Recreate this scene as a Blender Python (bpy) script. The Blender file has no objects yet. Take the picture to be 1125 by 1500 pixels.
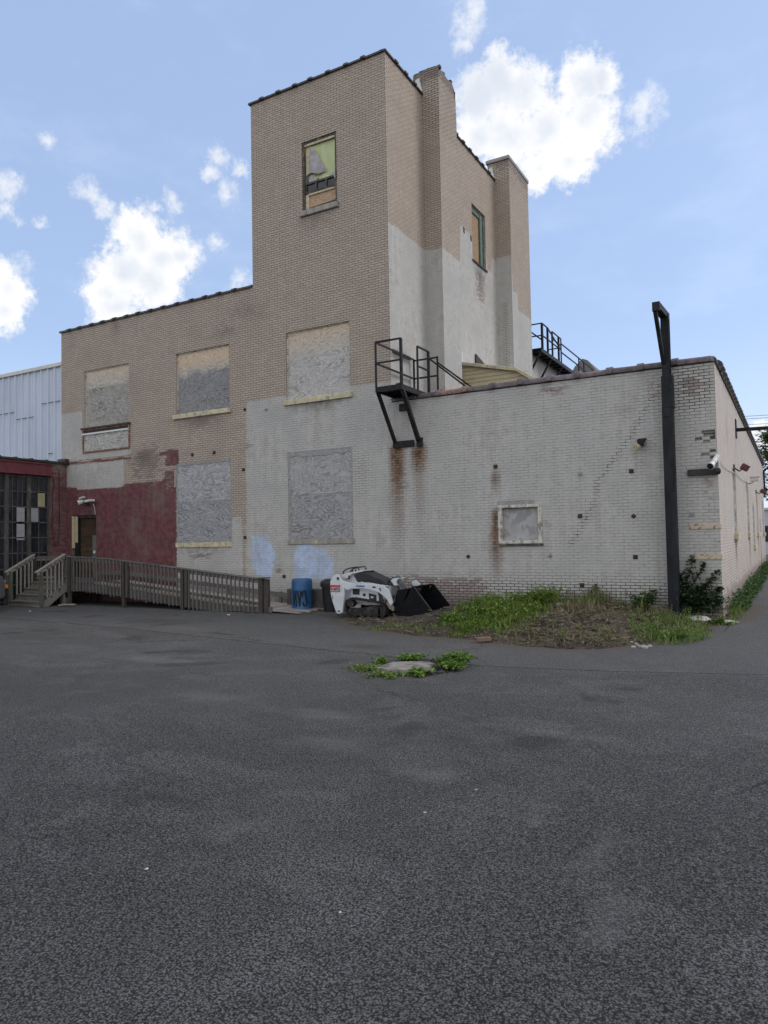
import bpy, bmesh, math, random
from mathutils import Vector, Matrix, noise as mnoise
random.seed(7)
SC = bpy.context.scene
COL = SC.collection
rad = math.radians

# ------------------------------------------------------------------ materials
class NT:
    """small helper for building node graphs"""
    def __init__(s, tree): s.t = tree; s.n = tree.nodes; s.l = tree.links
    def new(s, typ, **kw):
        n = s.n.new(typ)
        for k, v in kw.items(): setattr(n, k, v)
        return n
    def put(s, sock, val):
        if hasattr(val, 'is_linked') or isinstance(val, bpy.types.NodeSocket): s.l.new(val, sock)
        else: sock.default_value = val
    def m(s, op, a, b=None, c=None, clamp=False):
        n = s.new('ShaderNodeMath', operation=op, use_clamp=clamp)
        s.put(n.inputs[0], a)
        if b is not None: s.put(n.inputs[1], b)
        if c is not None: s.put(n.inputs[2], c)
        return n.outputs[0]
    def vm(s, op, a, b=None, scale=None):
        n = s.new('ShaderNodeVectorMath', operation=op)
        s.put(n.inputs[0], a)
        if b is not None: s.put(n.inputs[1], b)
        if scale is not None: s.put(n.inputs['Scale'], scale)
        return n.outputs['Value'] if op in ('DOT_PRODUCT', 'LENGTH', 'DISTANCE') else n.outputs[0]
    def noise(s, vec, scale, detail=4, rough=.55, dist=0, dim='3D'):
        n = s.new('ShaderNodeTexNoise', noise_dimensions=dim)
        s.put(n.inputs['Vector'], vec); n.inputs['Scale'].default_value = scale
        n.inputs['Detail'].default_value = detail; n.inputs['Roughness'].default_value = rough
        n.inputs['Distortion'].default_value = dist
        return n.outputs[0]
    def mix(s, f, a, b, mode='MIX'):
        n = s.new('ShaderNodeMix', data_type='RGBA', blend_type=mode)
        n.clamp_factor = True
        s.put(n.inputs[0], f)
        for sock, v in ((n.inputs[6], a), (n.inputs[7], b)):
            if isinstance(v, bpy.types.NodeSocket): s.l.new(v, sock)
            else: sock.default_value = (*v[:3], 1)
        return n.outputs[2]
    def step(s, x, lo, hi):
        n = s.new('ShaderNodeMapRange', interpolation_type='SMOOTHSTEP')
        s.put(n.inputs[0], x); s.put(n.inputs[1], lo); s.put(n.inputs[2], hi)
        return n.outputs[0]
    def attr(s, name):
        return s.new('ShaderNodeAttribute', attribute_name=name, attribute_type='GEOMETRY').outputs['Fac']
    def pos(s): return s.new('ShaderNodeNewGeometry').outputs['Position']
    def island(s): return s.new('ShaderNodeNewGeometry').outputs['Random Per Island']
    def sep(s, v):
        n = s.new('ShaderNodeSeparateXYZ'); s.put(n.inputs[0], v); return n.outputs
    def comb(s, x, y, z):
        n = s.new('ShaderNodeCombineXYZ')
        for i, v in enumerate((x, y, z)): s.put(n.inputs[i], v)
        return n.outputs[0]
    def scale3(s, v, k):
        return s.vm('MULTIPLY', v, k)
    def bump(s, h, strength=.5, dist=.01, normal=None):
        n = s.new('ShaderNodeBump'); n.inputs['Strength'].default_value = strength
        n.inputs['Distance'].default_value = dist; s.put(n.inputs['Height'], h)
        if normal is not None: s.l.new(normal, n.inputs['Normal'])
        return n.outputs[0]

def newmat(name):
    m = bpy.data.materials.new(name); m.use_nodes = True
    g = NT(m.node_tree)
    b = [n for n in g.n if n.type == 'BSDF_PRINCIPLED'][0]
    return m, g, b

def mat(name, col, rough=.7, metal=0., var=.2, scale=6., bump=.15, bscale=40., spots=None, spotthr=(.55, .65), spotscale=9., island=0., spec=.4, stretch=(1, 1, 1), coat=0.):
    """mottled surface: base colour with noise variation, optional second colour in blotches (rust, chipped paint)"""
    m, g, b = newmat(name)
    p = g.vm('MULTIPLY', g.pos(), stretch)
    n1 = g.noise(p, scale, 5, .6)
    lo = tuple(c * (1 - var) for c in col); hi = tuple(min(1, c * (1 + var)) for c in col)
    c = g.mix(g.step(n1, .3, .7), lo, hi)
    if island:
        r = g.island(); k = g.m('MULTIPLY_ADD', r, 2 * island, 1 - island)
        c = g.mix(1., c, g.comb(k, k, k), 'MULTIPLY')
    r = rough
    if spots:
        n2 = g.noise(p, spotscale, 6, .65)
        f = g.step(n2, spotthr[0], spotthr[1])
        c = g.mix(f, c, spots)
        r = g.m('MULTIPLY_ADD', f, .9 - rough, rough)
    g.put(b.inputs['Base Color'], c); g.put(b.inputs['Roughness'], r)
    b.inputs['Metallic'].default_value = metal
    b.inputs['Specular IOR Level'].default_value = spec
    if coat: b.inputs['Coat Weight'].default_value = coat
    if bump: g.l.new(g.bump(g.noise(p, bscale, 4, .6), bump, .01), b.inputs['Normal'])
    return m

C_BROWN = (.450, .376, .308); C_WHITE = (.476, .464, .438); C_RED = (.150, .054, .062); C_BLUE = (.46, .545, .70)
ROW = .0712; BW = .216

def brickmat(name, white=C_WHITE, brown=C_BROWN, warm=0.):
    m, g, b = newmat(name)
    p = g.pos(); x, y, z = g.sep(p)
    u = g.m('ADD', x, y)
    uv = g.comb(u, z, 0.)
    wob = g.vm('SCALE', g.vm('SUBTRACT', g.new('ShaderNodeTexNoise').outputs[1], (.5, .5, .5)), scale=.026)
    nz = wob.node.inputs[0].links[0].from_node.inputs[0].links[0].from_node
    nz.inputs['Scale'].default_value = 4.5; nz.inputs['Detail'].default_value = 3; g.l.new(uv, nz.inputs['Vector'])
    uvd = g.vm('ADD', uv, wob)
    def brick(mortar, smooth):
        k = g.new('ShaderNodeTexBrick', offset=.5, offset_frequency=2, squash=1.)
        g.l.new(uvd, k.inputs['Vector'])
        k.inputs['Scale'].default_value = 1.; k.inputs['Brick Width'].default_value = BW; k.inputs['Row Height'].default_value = ROW
        k.inputs['Mortar Size'].default_value = mortar; k.inputs['Mortar Smooth'].default_value = smooth
        k.inputs['Color1'].default_value = (0, 0, 0, 1); k.inputs['Color2'].default_value = (1, 1, 1, 1); k.inputs['Mortar'].default_value = (.5, .5, .5, 1)
        return k
    bk = brick(.0088, .2)
    mortar = bk.outputs['Fac']; per = bk.outputs['Color']
    # ragged edges follow the courses: noise sampled on coordinates snapped to rows
    vs = g.m('MULTIPLY', g.m('FLOOR', g.m('DIVIDE', z, ROW)), ROW)
    snapped = g.comb(g.m('MULTIPLY', u, .55), g.m('MULTIPLY', vs, 6.), 0.)
    rag = g.m('SUBTRACT', g.noise(snapped, 2.2, 2, .5), .5)
    fine = g.m('SUBTRACT', g.noise(uv, 26., 5, .7), .5)
    edge = g.m('ADD', g.m('MULTIPLY', rag, .22), g.m('MULTIPLY', fine, .16))
    def mask(att): return g.step(g.m('ADD', g.attr(att), edge), -.012, .012)
    mw, mr, mb = mask('white'), mask('red'), mask('blue')
    wear, rust, joint = g.attr('wear'), g.attr('rust'), g.attr('joint')
    big = g.noise(uv, .8, 5, .6); mid = g.noise(uv, 5., 5, .65); fin = g.noise(uv, 60., 4, .7)
    streak = g.noise(g.vm('MULTIPLY', uv, (7., .5, 1.)), 1., 4, .6)
    # tone of each paint
    def tone(col, a, amt=.1):
        lo = tuple(c * (1 - amt) for c in col); hi = tuple(c * (1 + amt) for c in col)
        return g.mix(g.step(a, .3, .7), lo, hi)
    cb = g.mix(g.m('MULTIPLY', g.step(per, 0., 1.), .42), tone(brown, big, .12), (brown[0] * .78, brown[1] * .75, brown[2] * .74))
    cb = g.mix(g.m('MULTIPLY', g.step(streak, .55, .8), .35), cb, (brown[0] * 1.12, brown[1] * 1.14, brown[2] * 1.18))
    cw = g.mix(g.m('MULTIPLY', g.step(mid, .42, .72), .6), tone(white, big, .14), (white[0] * .80, white[1] * .78, white[2] * .75))
    cw = g.mix(g.m('MULTIPLY', g.step(streak, .5, .8), .4), cw, (white[0] * 1.1, white[1] * 1.1, white[2] * 1.1))
    cr = tone(C_RED, mid, .25)
    cbl = tone(C_BLUE, mid, .08)
    c = g.mix(mw, cb, cw); c = g.mix(mr, c, cr); c = g.mix(mb, c, cbl)
    painted = g.m('MAXIMUM', mw, g.m('MAXIMUM', mr, mb))
    # flaking: bare dirty brick shows through where wear is high
    chip = g.step(g.m('ADD', g.m('MULTIPLY', g.noise(uvd, 11., 6, .7), 1.), g.m('MULTIPLY', wear, .62)), .82, .93)
    perchip = g.step(g.m('ADD', per, wear), 1.02, 1.16)
    chip = g.m('MAXIMUM', chip, g.m('MULTIPLY', perchip, g.step(wear, .25, .5)))
    bare = g.mix(g.step(mid, .35, .65), (.26, .19, .165), (.36, .285, .26))
    bare = g.mix(g.m('MULTIPLY', per, .6), bare, (.21, .16, .145))
    c = g.mix(g.m('MULTIPLY', chip, .8), c, bare)
    # mortar lines: open dark joints on the brown, thin broken hairlines under the thick pale paint
    openj = g.mix(g.step(mid, .3, .7), (.085, .066, .056), (.17, .137, .115))
    hair = g.step(g.m('ADD', g.noise(uv, 3.2, 5, .7), g.m('MULTIPLY', joint, .35)), .47, .62)
    kw = g.m('ADD', g.m('SUBTRACT', g.m('MULTIPLY', mr, .24), g.m('MULTIPLY', mb, .08)), g.m('ADD', g.m('MULTIPLY', hair, .33), g.m('MULTIPLY', joint, .5)), clamp=True)
    k = g.m('ADD', g.m('MULTIPLY', g.m('SUBTRACT', 1., painted), .78), g.m('MULTIPLY', painted, kw))
    k = g.m('MAXIMUM', k, g.m('MULTIPLY', chip, .9))
    c = g.mix(g.m('MULTIPLY', mortar, k), c, openj)
    # soot / dirt runs and rust stains
    dirt = g.m('MULTIPLY', g.step(g.m('ADD', big, g.m('MULTIPLY', streak, .5)), .68, 1.0), .36)
    c = g.mix(dirt, c, (.22, .19, .165))
    c = g.mix(g.m('MULTIPLY', mortar, g.m('MULTIPLY', g.step(joint, .62, .92), .85)), c, (.045, .036, .03))
    soot = g.attr('soot')
    c = g.mix(g.m('MULTIPLY', soot, g.step(g.m('ADD', mid, g.m('MULTIPLY', soot, .3)), .4, .7)), c, (.13, .112, .1))
    rr = g.m('MULTIPLY', rust, g.step(g.m('ADD', g.noise(g.vm('MULTIPLY', uv, (9., 2.2, 1.)), 1.6, 5, .7), g.m('MULTIPLY', rust, .6)), .38, .70))
    rcol = g.mix(g.step(mid, .38, .6), (.055, .024, .014), (.24, .13, .055))
    c = g.mix(g.m('MULTIPLY', rr, .9), c, rcol)
    c = g.mix(g.m('MULTIPLY', g.m('MULTIPLY', rust, mortar), .8), c, (.05, .03, .02))
    c = g.mix(g.m('MULTIPLY', g.step(fin, .62, .8), .12), c, (.15, .13, .12))
    g.put(b.inputs['Base Color'], c)
    b.inputs['Roughness'].default_value = .82; b.inputs['Specular IOR Level'].default_value = .25
    h = g.m('ADD', g.m('MULTIPLY', mortar, -.8), g.m('ADD', g.m('MULTIPLY', fin, .16), g.m('MULTIPLY', per, .25)))
    h = g.m('ADD', h, g.m('MULTIPLY', chip, -.25))
    h = g.m('ADD', h, g.m('MULTIPLY', painted, -.0))
    g.l.new(g.bump(h, .8, .010), b.inputs['Normal'])
    return m

def plywood(name, ztan, soft=.35, grey=(.38, .365, .365), dark=(.17, .16, .165), tan=(.62, .50, .365), contrast=1., rot=False):
    """weathered fir plywood: cathedral grain as contour bands, tan where the lintel kept the rain off"""
    m, g, b = newmat(name)
    p = g.pos(); x, y, z = g.sep(p); u = g.m('ADD', x, y)
    q = g.comb(g.m('MULTIPLY', u, .95), g.m('MULTIPLY', z, 2.9), g.m('MULTIPLY', g.m('FLOOR', g.m('MULTIPLY', z, .82)), 3.7))
    n = g.noise(q, 1.25, 1.6, .5, .4)
    band = g.m('SINE', g.m('MULTIPLY', n, 92.))
    band = g.m('MULTIPLY_ADD', band, .5, .5)
    fine = g.noise(g.vm('MULTIPLY', p, (5., 5., 60.)), 1.5, 4, .7)
    mid = g.noise(p, 4., 4, .6)
    knots = g.new('ShaderNodeTexVoronoi', feature='F1'); g.l.new(g.comb(g.m('MULTIPLY', u, 1.), g.m('MULTIPLY', z, 1.5), 0.), knots.inputs['Vector']); knots.inputs['Scale'].default_value = 2.6
    kn = g.step(knots.outputs['Distance'], .085, .03)
    calm = g.m('MULTIPLY_ADD', g.step(g.noise(g.vm('MULTIPLY', p, (1., 1., 1.6)), 1.7, 3, .5), .36, .62), .55, .45)
    gcol = g.mix(g.m('MULTIPLY', g.m('MULTIPLY', g.step(band, .30, .92), calm), .62 * contrast), tuple(min(1, v * 1.22) for v in grey), tuple(v * .85 for v in dark))
    scr = g.noise(g.vm('MULTIPLY', p, (9., 9., 130.)), 1., 4, .7)
    gcol = g.mix(g.m('MULTIPLY', g.step(scr, .53, .66), .7), gcol, tuple(v * .8 for v in dark))
    gcol = g.mix(g.m('MULTIPLY', g.step(scr, .44, .32), .4), gcol, tuple(min(1, v * 1.35) for v in grey))
    gcol = g.mix(g.m('MULTIPLY', g.step(g.noise(p, 11., 5, .7), .45, .7), .5), gcol, (dark[0] * 1.2, dark[1] * 1.2, dark[2] * 1.25))
    tcol = g.mix(g.m('MULTIPLY', g.step(band, .5, .95), .55), tan, (tan[0] * .62, tan[1] * .52, tan[2] * .45))
    zz = g.m('ADD', z, g.m('MULTIPLY', g.m('SUBTRACT', g.noise(g.vm('MULTIPLY', p, (1.6, 1.6, 3.)), 1.5, 5, .65), .5), soft * 2.2))
    f = g.step(zz, ztan - soft * .3, ztan + soft * 1.9)
    pale = g.step(zz, ztan - soft * .5, ztan + soft * .5)
    gcol = g.mix(g.m('MULTIPLY', pale, .75), gcol, g.mix(g.m('MULTIPLY', g.step(band, .4, .95), .6), (.52, .48, .43), (.30, .265, .23)))
    c = g.mix(f, gcol, tcol)
    c = g.mix(g.m('MULTIPLY', kn, .75), c, (.14, .085, .06))
    c = g.mix(g.m('MULTIPLY', g.step(fine, .55, .75), .3), c, (.2, .185, .18))
    g.put(b.inputs['Base Color'], c); b.inputs['Roughness'].default_value = .85; b.inputs['Specular IOR Level'].default_value = .2
    g.l.new(g.bump(g.m('ADD', band, fine), .25, .004), b.inputs['Normal'])
    return m

def woodmat(name, col, axis, island=.22, dark=.5):
    m, g, b = newmat(name)
    st = {'x': (1.5, 30, 30), 'y': (30, 1.5, 30), 'z': (30, 30, 1.5)}[axis]
    p = g.pos(); n = g.noise(g.vm('MULTIPLY', p, st), 1.2, 5, .65); n2 = g.noise(p, 3.5, 4, .6)
    c = g.mix(g.step(n, .35, .72), col, tuple(v * dark for v in col))
    c = g.mix(g.m('MULTIPLY', g.step(n2, .45, .7), .45), c, (col[0] * .62, col[1] * .60, col[2] * .58))
    k = g.m('MULTIPLY_ADD', g.island(), 2 * island, 1 - island)
    c = g.mix(1., c, g.comb(k, k, k), 'MULTIPLY')
    g.put(b.inputs['Base Color'], c); b.inputs['Roughness'].default_value = .85; b.inputs['Specular IOR Level'].default_value = .2
    g.l.new(g.bump(n, .4, .004), b.inputs['Normal'])
    return m

def leafmat(name, cols, rough=.55, trans=.25):
    m, g, b = newmat(name)
    r = g.island()
    ramp = g.new('ShaderNodeValToRGB'); g.l.new(r, ramp.inputs[0])
    el = ramp.color_ramp.elements
    el[0].position = 0; el[0].color = (*cols[0], 1); el[1].position = 1; el[1].color = (*cols[-1], 1)
    for i, cc in enumerate(cols[1:-1]): e = el.new((i + 1) / (len(cols) - 1)); e.color = (*cc, 1)
    g.l.new(ramp.outputs[0], b.inputs['Base Color']); b.inputs['Roughness'].default_value = rough
    b.inputs['Specular IOR Level'].default_value = .3
    tr = g.new('ShaderNodeBsdfTranslucent'); g.l.new(ramp.outputs[0], tr.inputs[0])
    mx = g.new('ShaderNodeMixShader'); mx.inputs[0].default_value = trans
    out = [n for n in g.n if n.type == 'OUTPUT_MATERIAL'][0]
    g.l.new(b.outputs[0], mx.inputs[1]); g.l.new(tr.outputs[0], mx.inputs[2]); g.l.new(mx.outputs[0], out.inputs[0])
    return m

M = {}
M['brick'] = brickmat('painted_brick')
M['brick_side'] = brickmat('painted_brick_side', white=(.535, .475, .43))
M['coping_dark'] = mat('coping_dark', (.045, .036, .036), .4, 0, .3, 7, .2, 25, spots=(.12, .09, .075), spotthr=(.6, .75), island=.25)
M['coping_clay'] = mat('coping_clay', (.125, .098, .100), .45, 0, .35, 7, .25, 25, spots=(.22, .15, .13), spotthr=(.56, .72), island=.35)
M['coping_orange'] = mat('coping_orange', (.23, .135, .105), .6, 0, .25, 7, .2, 25, spots=(.13, .09, .085), spotthr=(.5, .65))
M['sill'] = mat('sill_cream', (.53, .47, .31), .75, 0, .15, 5, .3, 30, spots=(.33, .30, .25), spotthr=(.52, .62), spotscale=7)
M['sill_grey'] = mat('sill_grey', (.30, .285, .25), .85, 0, .2, 5, .4, 30, spots=(.55, .48, .27), spotthr=(.6, .68), spotscale=6, stretch=(1, 1, .5))
M['mortar'] = mat('grey_mortar_band', (.30, .29, .28), .9, 0, .2, 9, .5, 50)
M['black_iron'] = mat('black_iron', (.020, .019, .020), .5, 0, .4, 9, .25, 60, spots=(.06, .035, .025), spotthr=(.6, .75), spec=.15)
M['pole_black'] = mat('pole_black', (.017, .018, .021), .55, 0, .4, 5, .4, 40, spots=(.07, .072, .075), spotthr=(.60, .74), spotscale=14, stretch=(1, 1, .3), spec=.16)
M['rust_plate'] = mat('rust_plate', (.50, .44, .33), .8, 0, .15, 6, .3, 40, spots=(.30, .13, .05), spotthr=(.52, .6), spotscale=6)
M['dark_iron'] = mat('dark_iron', (.035, .03, .028), .7, 0, .3, 12, .3, 60, spots=(.1, .05, .03), spotthr=(.55, .7))
M['white_enamel'] = mat('white_enamel', (.62, .62, .60), .45, 0, .08, 6, .1, 40, spots=(.4, .36, .3), spotthr=(.64, .75))
M['red_enamel'] = mat('red_enamel', (.10, .022, .025), .5, 0, .2, 6, .1, 40)
M['cream_paint'] = mat('cream_paint', (.53, .45, .29), .7, 0, .12, 6, .3, 40, spots=(.22, .17, .11), spotthr=(.6, .7), spotscale=5, stretch=(1, 1, 5))
M['frame_grey'] = mat('frame_flaking', (.55, .53, .46), .8, 0, .15, 8, .4, 50, spots=(.26, .23, .19), spotthr=(.5, .6), spotscale=12, stretch=(1, 1, .5))
M['frame_green'] = mat('frame_green', (.07, .13, .095), .6, 0, .2, 8, .2, 50, spots=(.03, .04, .035), spotthr=(.58, .7))
M['frame_rust'] = mat('frame_rust', (.22, .10, .065), .8, 0, .3, 8, .3, 50, spots=(.33, .29, .25), spotthr=(.55, .65))
M['rotten_wood'] = mat('rotten_wood', (.075, .065, .055), .85, 0, .4, 9, .5, 40, spots=(.2, .17, .12), spotthr=(.56, .66), stretch=(1, 1, .4))
M['grey_board'] = mat('grey_board', (.375, .365, .365), .75, 0, .1, 2.2, .15, 30, spots=(.29, .28, .28), spotthr=(.52, .6), spotscale=4)
M['green_board'] = mat('green_board', (.50, .55, .30), .75, 0, .1, 3, .2, 30, spots=(.25, .27, .14), spotthr=(.64, .72), spotscale=14, stretch=(1, 1, .4))
M['osb_board'] = plywood('tan_board', 0., .3, tan=(.45, .32, .21))
M['cloth'] = mat('torn_cloth', (.36, .34, .34), .9, 0, .2, 5, .4, 25)
M['dark_glass'] = mat('dark_glass', (.02, .024, .028), .18, 0, .6, 3, .05, 10, spots=(.055, .06, .062), spotthr=(.5, .75), spotscale=2.5, stretch=(1, 1, .3), spec=.5)
M['roof_tar'] = mat('roof_tar', (.05, .05, .05), .9)
M['concrete'] = mat('old_concrete', (.34, .315, .28), .9, 0, .15, 6, .5, 60, spots=(.2, .185, .165), spotthr=(.52, .66), spotscale=5)
M['concrete_dark'] = mat('dark_concrete', (.09, .085, .082), .9, 0, .3, 5, .4, 40)
M['wood_x'] = woodmat('weathered_wood_x', (.175, .162, .150), 'x')
M['wood_y'] = woodmat('weathered_wood_y', (.25, .225, .20), 'y')
M['wood_z'] = woodmat('weathered_wood_z', (.150, .140, .131), 'z', .35)
M['wood_rail'] = woodmat('handrail_wood', (.36, .335, .305), 'y', .1)
M['wood_step'] = woodmat('step_wood', (.24, .225, .205), 'x', .2)
M['wood_post'] = woodmat('post_wood', (.085, .075, .065), 'z', .25)
M['wood_green'] = woodmat('mossy_post_wood', (.15, .155, .118), 'z', .2)
M['plank'] = woodmat('ramp_plank', (.40, .35, .30), 'y', .22, .7)
M['metal_clad'] = mat('white_sheet_metal', (.50, .555, .645), .4, .0, .07, 1.2, .06, 20, stretch=(1, 1, .25), spec=.5)
M['trim_white'] = mat('white_trim', (.60, .58, .53), .6, 0, .1)
M['red_steel'] = mat('red_steel', (.145, .036, .045), .6, 0, .2, 4, .2, 30, spots=(.09, .04, .04), spotthr=(.55, .7))
M['paper'] = mat('paper', (.32, .32, .34), .8, 0, .1, 4, 0)
M['paper_yellow'] = mat('yellow_paper', (.36, .33, .20), .8, 0, .1, 4, 0)
M['barrel_blue'] = mat('blue_plastic', (.022, .092, .215), .42, 0, .14, 4, .06, 30, spots=(.05, .14, .27), spotthr=(.6, .75), spec=.45)
M['black_paint'] = mat('black_paint', (.007, .009, .016), .6, 0, .1, 4, 0)
M['bin_black'] = mat('black_plastic', (.010, .010, .011), .45, 0, .2, 5, .1, 30, spots=(.03, .028, .025), spotthr=(.62, .75))
M['loader_white'] = mat('loader_white', (.57, .59, .61), .38, 0, .07, 5, .05, 30, spots=(.27, .235, .19), spotthr=(.60, .74), spotscale=9)
M['loader_black'] = mat('loader_black', (.022, .022, .024), .4, 0, .25, 5, .1, 40)
M['loader_hood'] = mat('loader_hood_grey', (.020, .020, .023), .36, 0, .2, 5, .1, 40)
M['track_rubber'] = mat('muddy_rubber', (.022, .020, .018), .85, 0, .3, 8, .4, 50, spots=(.10, .084, .068), spotthr=(.52, .7), spotscale=8)
M['bucket_black'] = mat('bucket_black', (.005, .0055, .0065), .6, .0, .3, 4, .2, 30, spec=.15, spots=(.035, .035, .037), spotthr=(.6, .75), spotscale=8)
M['bucket_floor'] = mat('bucket_scraped', (.17, .15, .13), .55, .2, .3, 5, .3, 30, spots=(.07, .06, .05), spotthr=(.5, .65))
M['muddy_steel'] = mat('muddy_steel', (.30, .24, .18), .8, 0, .3, 9, .4, 40, spots=(.06, .05, .045), spotthr=(.48, .6), spotscale=14)
M['steel'] = mat('cylinder_steel', (.09, .09, .10), .4, .3, .2, 8, .1, 30)
M['decal_red'] = mat('decal_red', (.50, .06, .035), .5, 0, .05, 5, 0)
M['decal_blue'] = mat('decal_blue', (.02, .10, .42), .5, 0, .05, 5, 0)
M['decal_black'] = mat('decal_black', (.015, .015, .015), .5, 0, .05, 5, 0)
M['car_grey'] = mat('car_grey', (.125, .125, .132), .35, .4, .05, 4, .0, 30, coat=.5)
M['car_dark'] = mat('car_dark', (.012, .012, .013), .5, 0, .1, 4, 0)
M['tyre'] = mat('tyre', (.016, .016, .016), .85, 0, .2, 9, .2, 40)
M['rim'] = mat('rim', (.35, .35, .36), .35, .8, .1, 4, 0)
M['amber'] = mat('amber_lens', (.65, .16, .02), .3, 0, .1, 4, 0)
M['glass'] = mat('car_glass', (.015, .017, .019), .08, 0, .1, 4, 0, spec=.6)
M['stone'] = mat('stone', (.36, .34, .31), .85, 0, .2, 8, .4, 30)
M['white_stone'] = mat('white_stone', (.30, .285, .265), .85, 0, .15, 8, .4, 30)
M['red_brick'] = mat('red_brick', (.20, .115, .09), .85, 0, .2, 8, .4, 50)
M['litter'] = mat('litter', (.48, .46, .42), .8, 0, .1, 8, 0)
M['grass'] = leafmat('grass', [(.055, .105, .016), (.115, .20, .028), (.18, .28, .044), (.145, .23, .038), (.25, .26, .08)])
M['grass_light'] = leafmat('grass_light', [(.06, .115, .022), (.13, .20, .042), (.20, .265, .07), (.16, .19, .065)])
M['straw'] = leafmat('straw', [(.18, .145, .085), (.27, .23, .14), (.11, .09, .05), (.16, .17, .07)], .8, .1)
M['weed'] = leafmat('weed_leaf', [(.05, .11, .018), (.11, .20, .03), (.18, .29, .046), (.13, .225, .036)])
M['ivy'] = leafmat('ivy_leaf', [(.008, .020, .007), (.014, .034, .012), (.026, .055, .018), (.011, .026, .010)], .42, .1)
M['sapling'] = leafmat('sapling_leaf', [(.025, .06, .015), (.05, .105, .022), (.075, .14, .03)])
M['tree_leaf'] = leafmat('tree_leaf', [(.035, .075, .022), (.07, .13, .035), (.12, .19, .055)])
M['bark'] = mat('bark', (.075, .058, .045), .9, 0, .3, 8, .6, 20)
M['stem'] = mat('stem', (.06, .07, .03), .8, 0, .3, 8, .2, 20)
M['far_wall'] = mat('far_wall', (.50, .52, .54), .8, 0, .1, .5, .1, 5)

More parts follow.
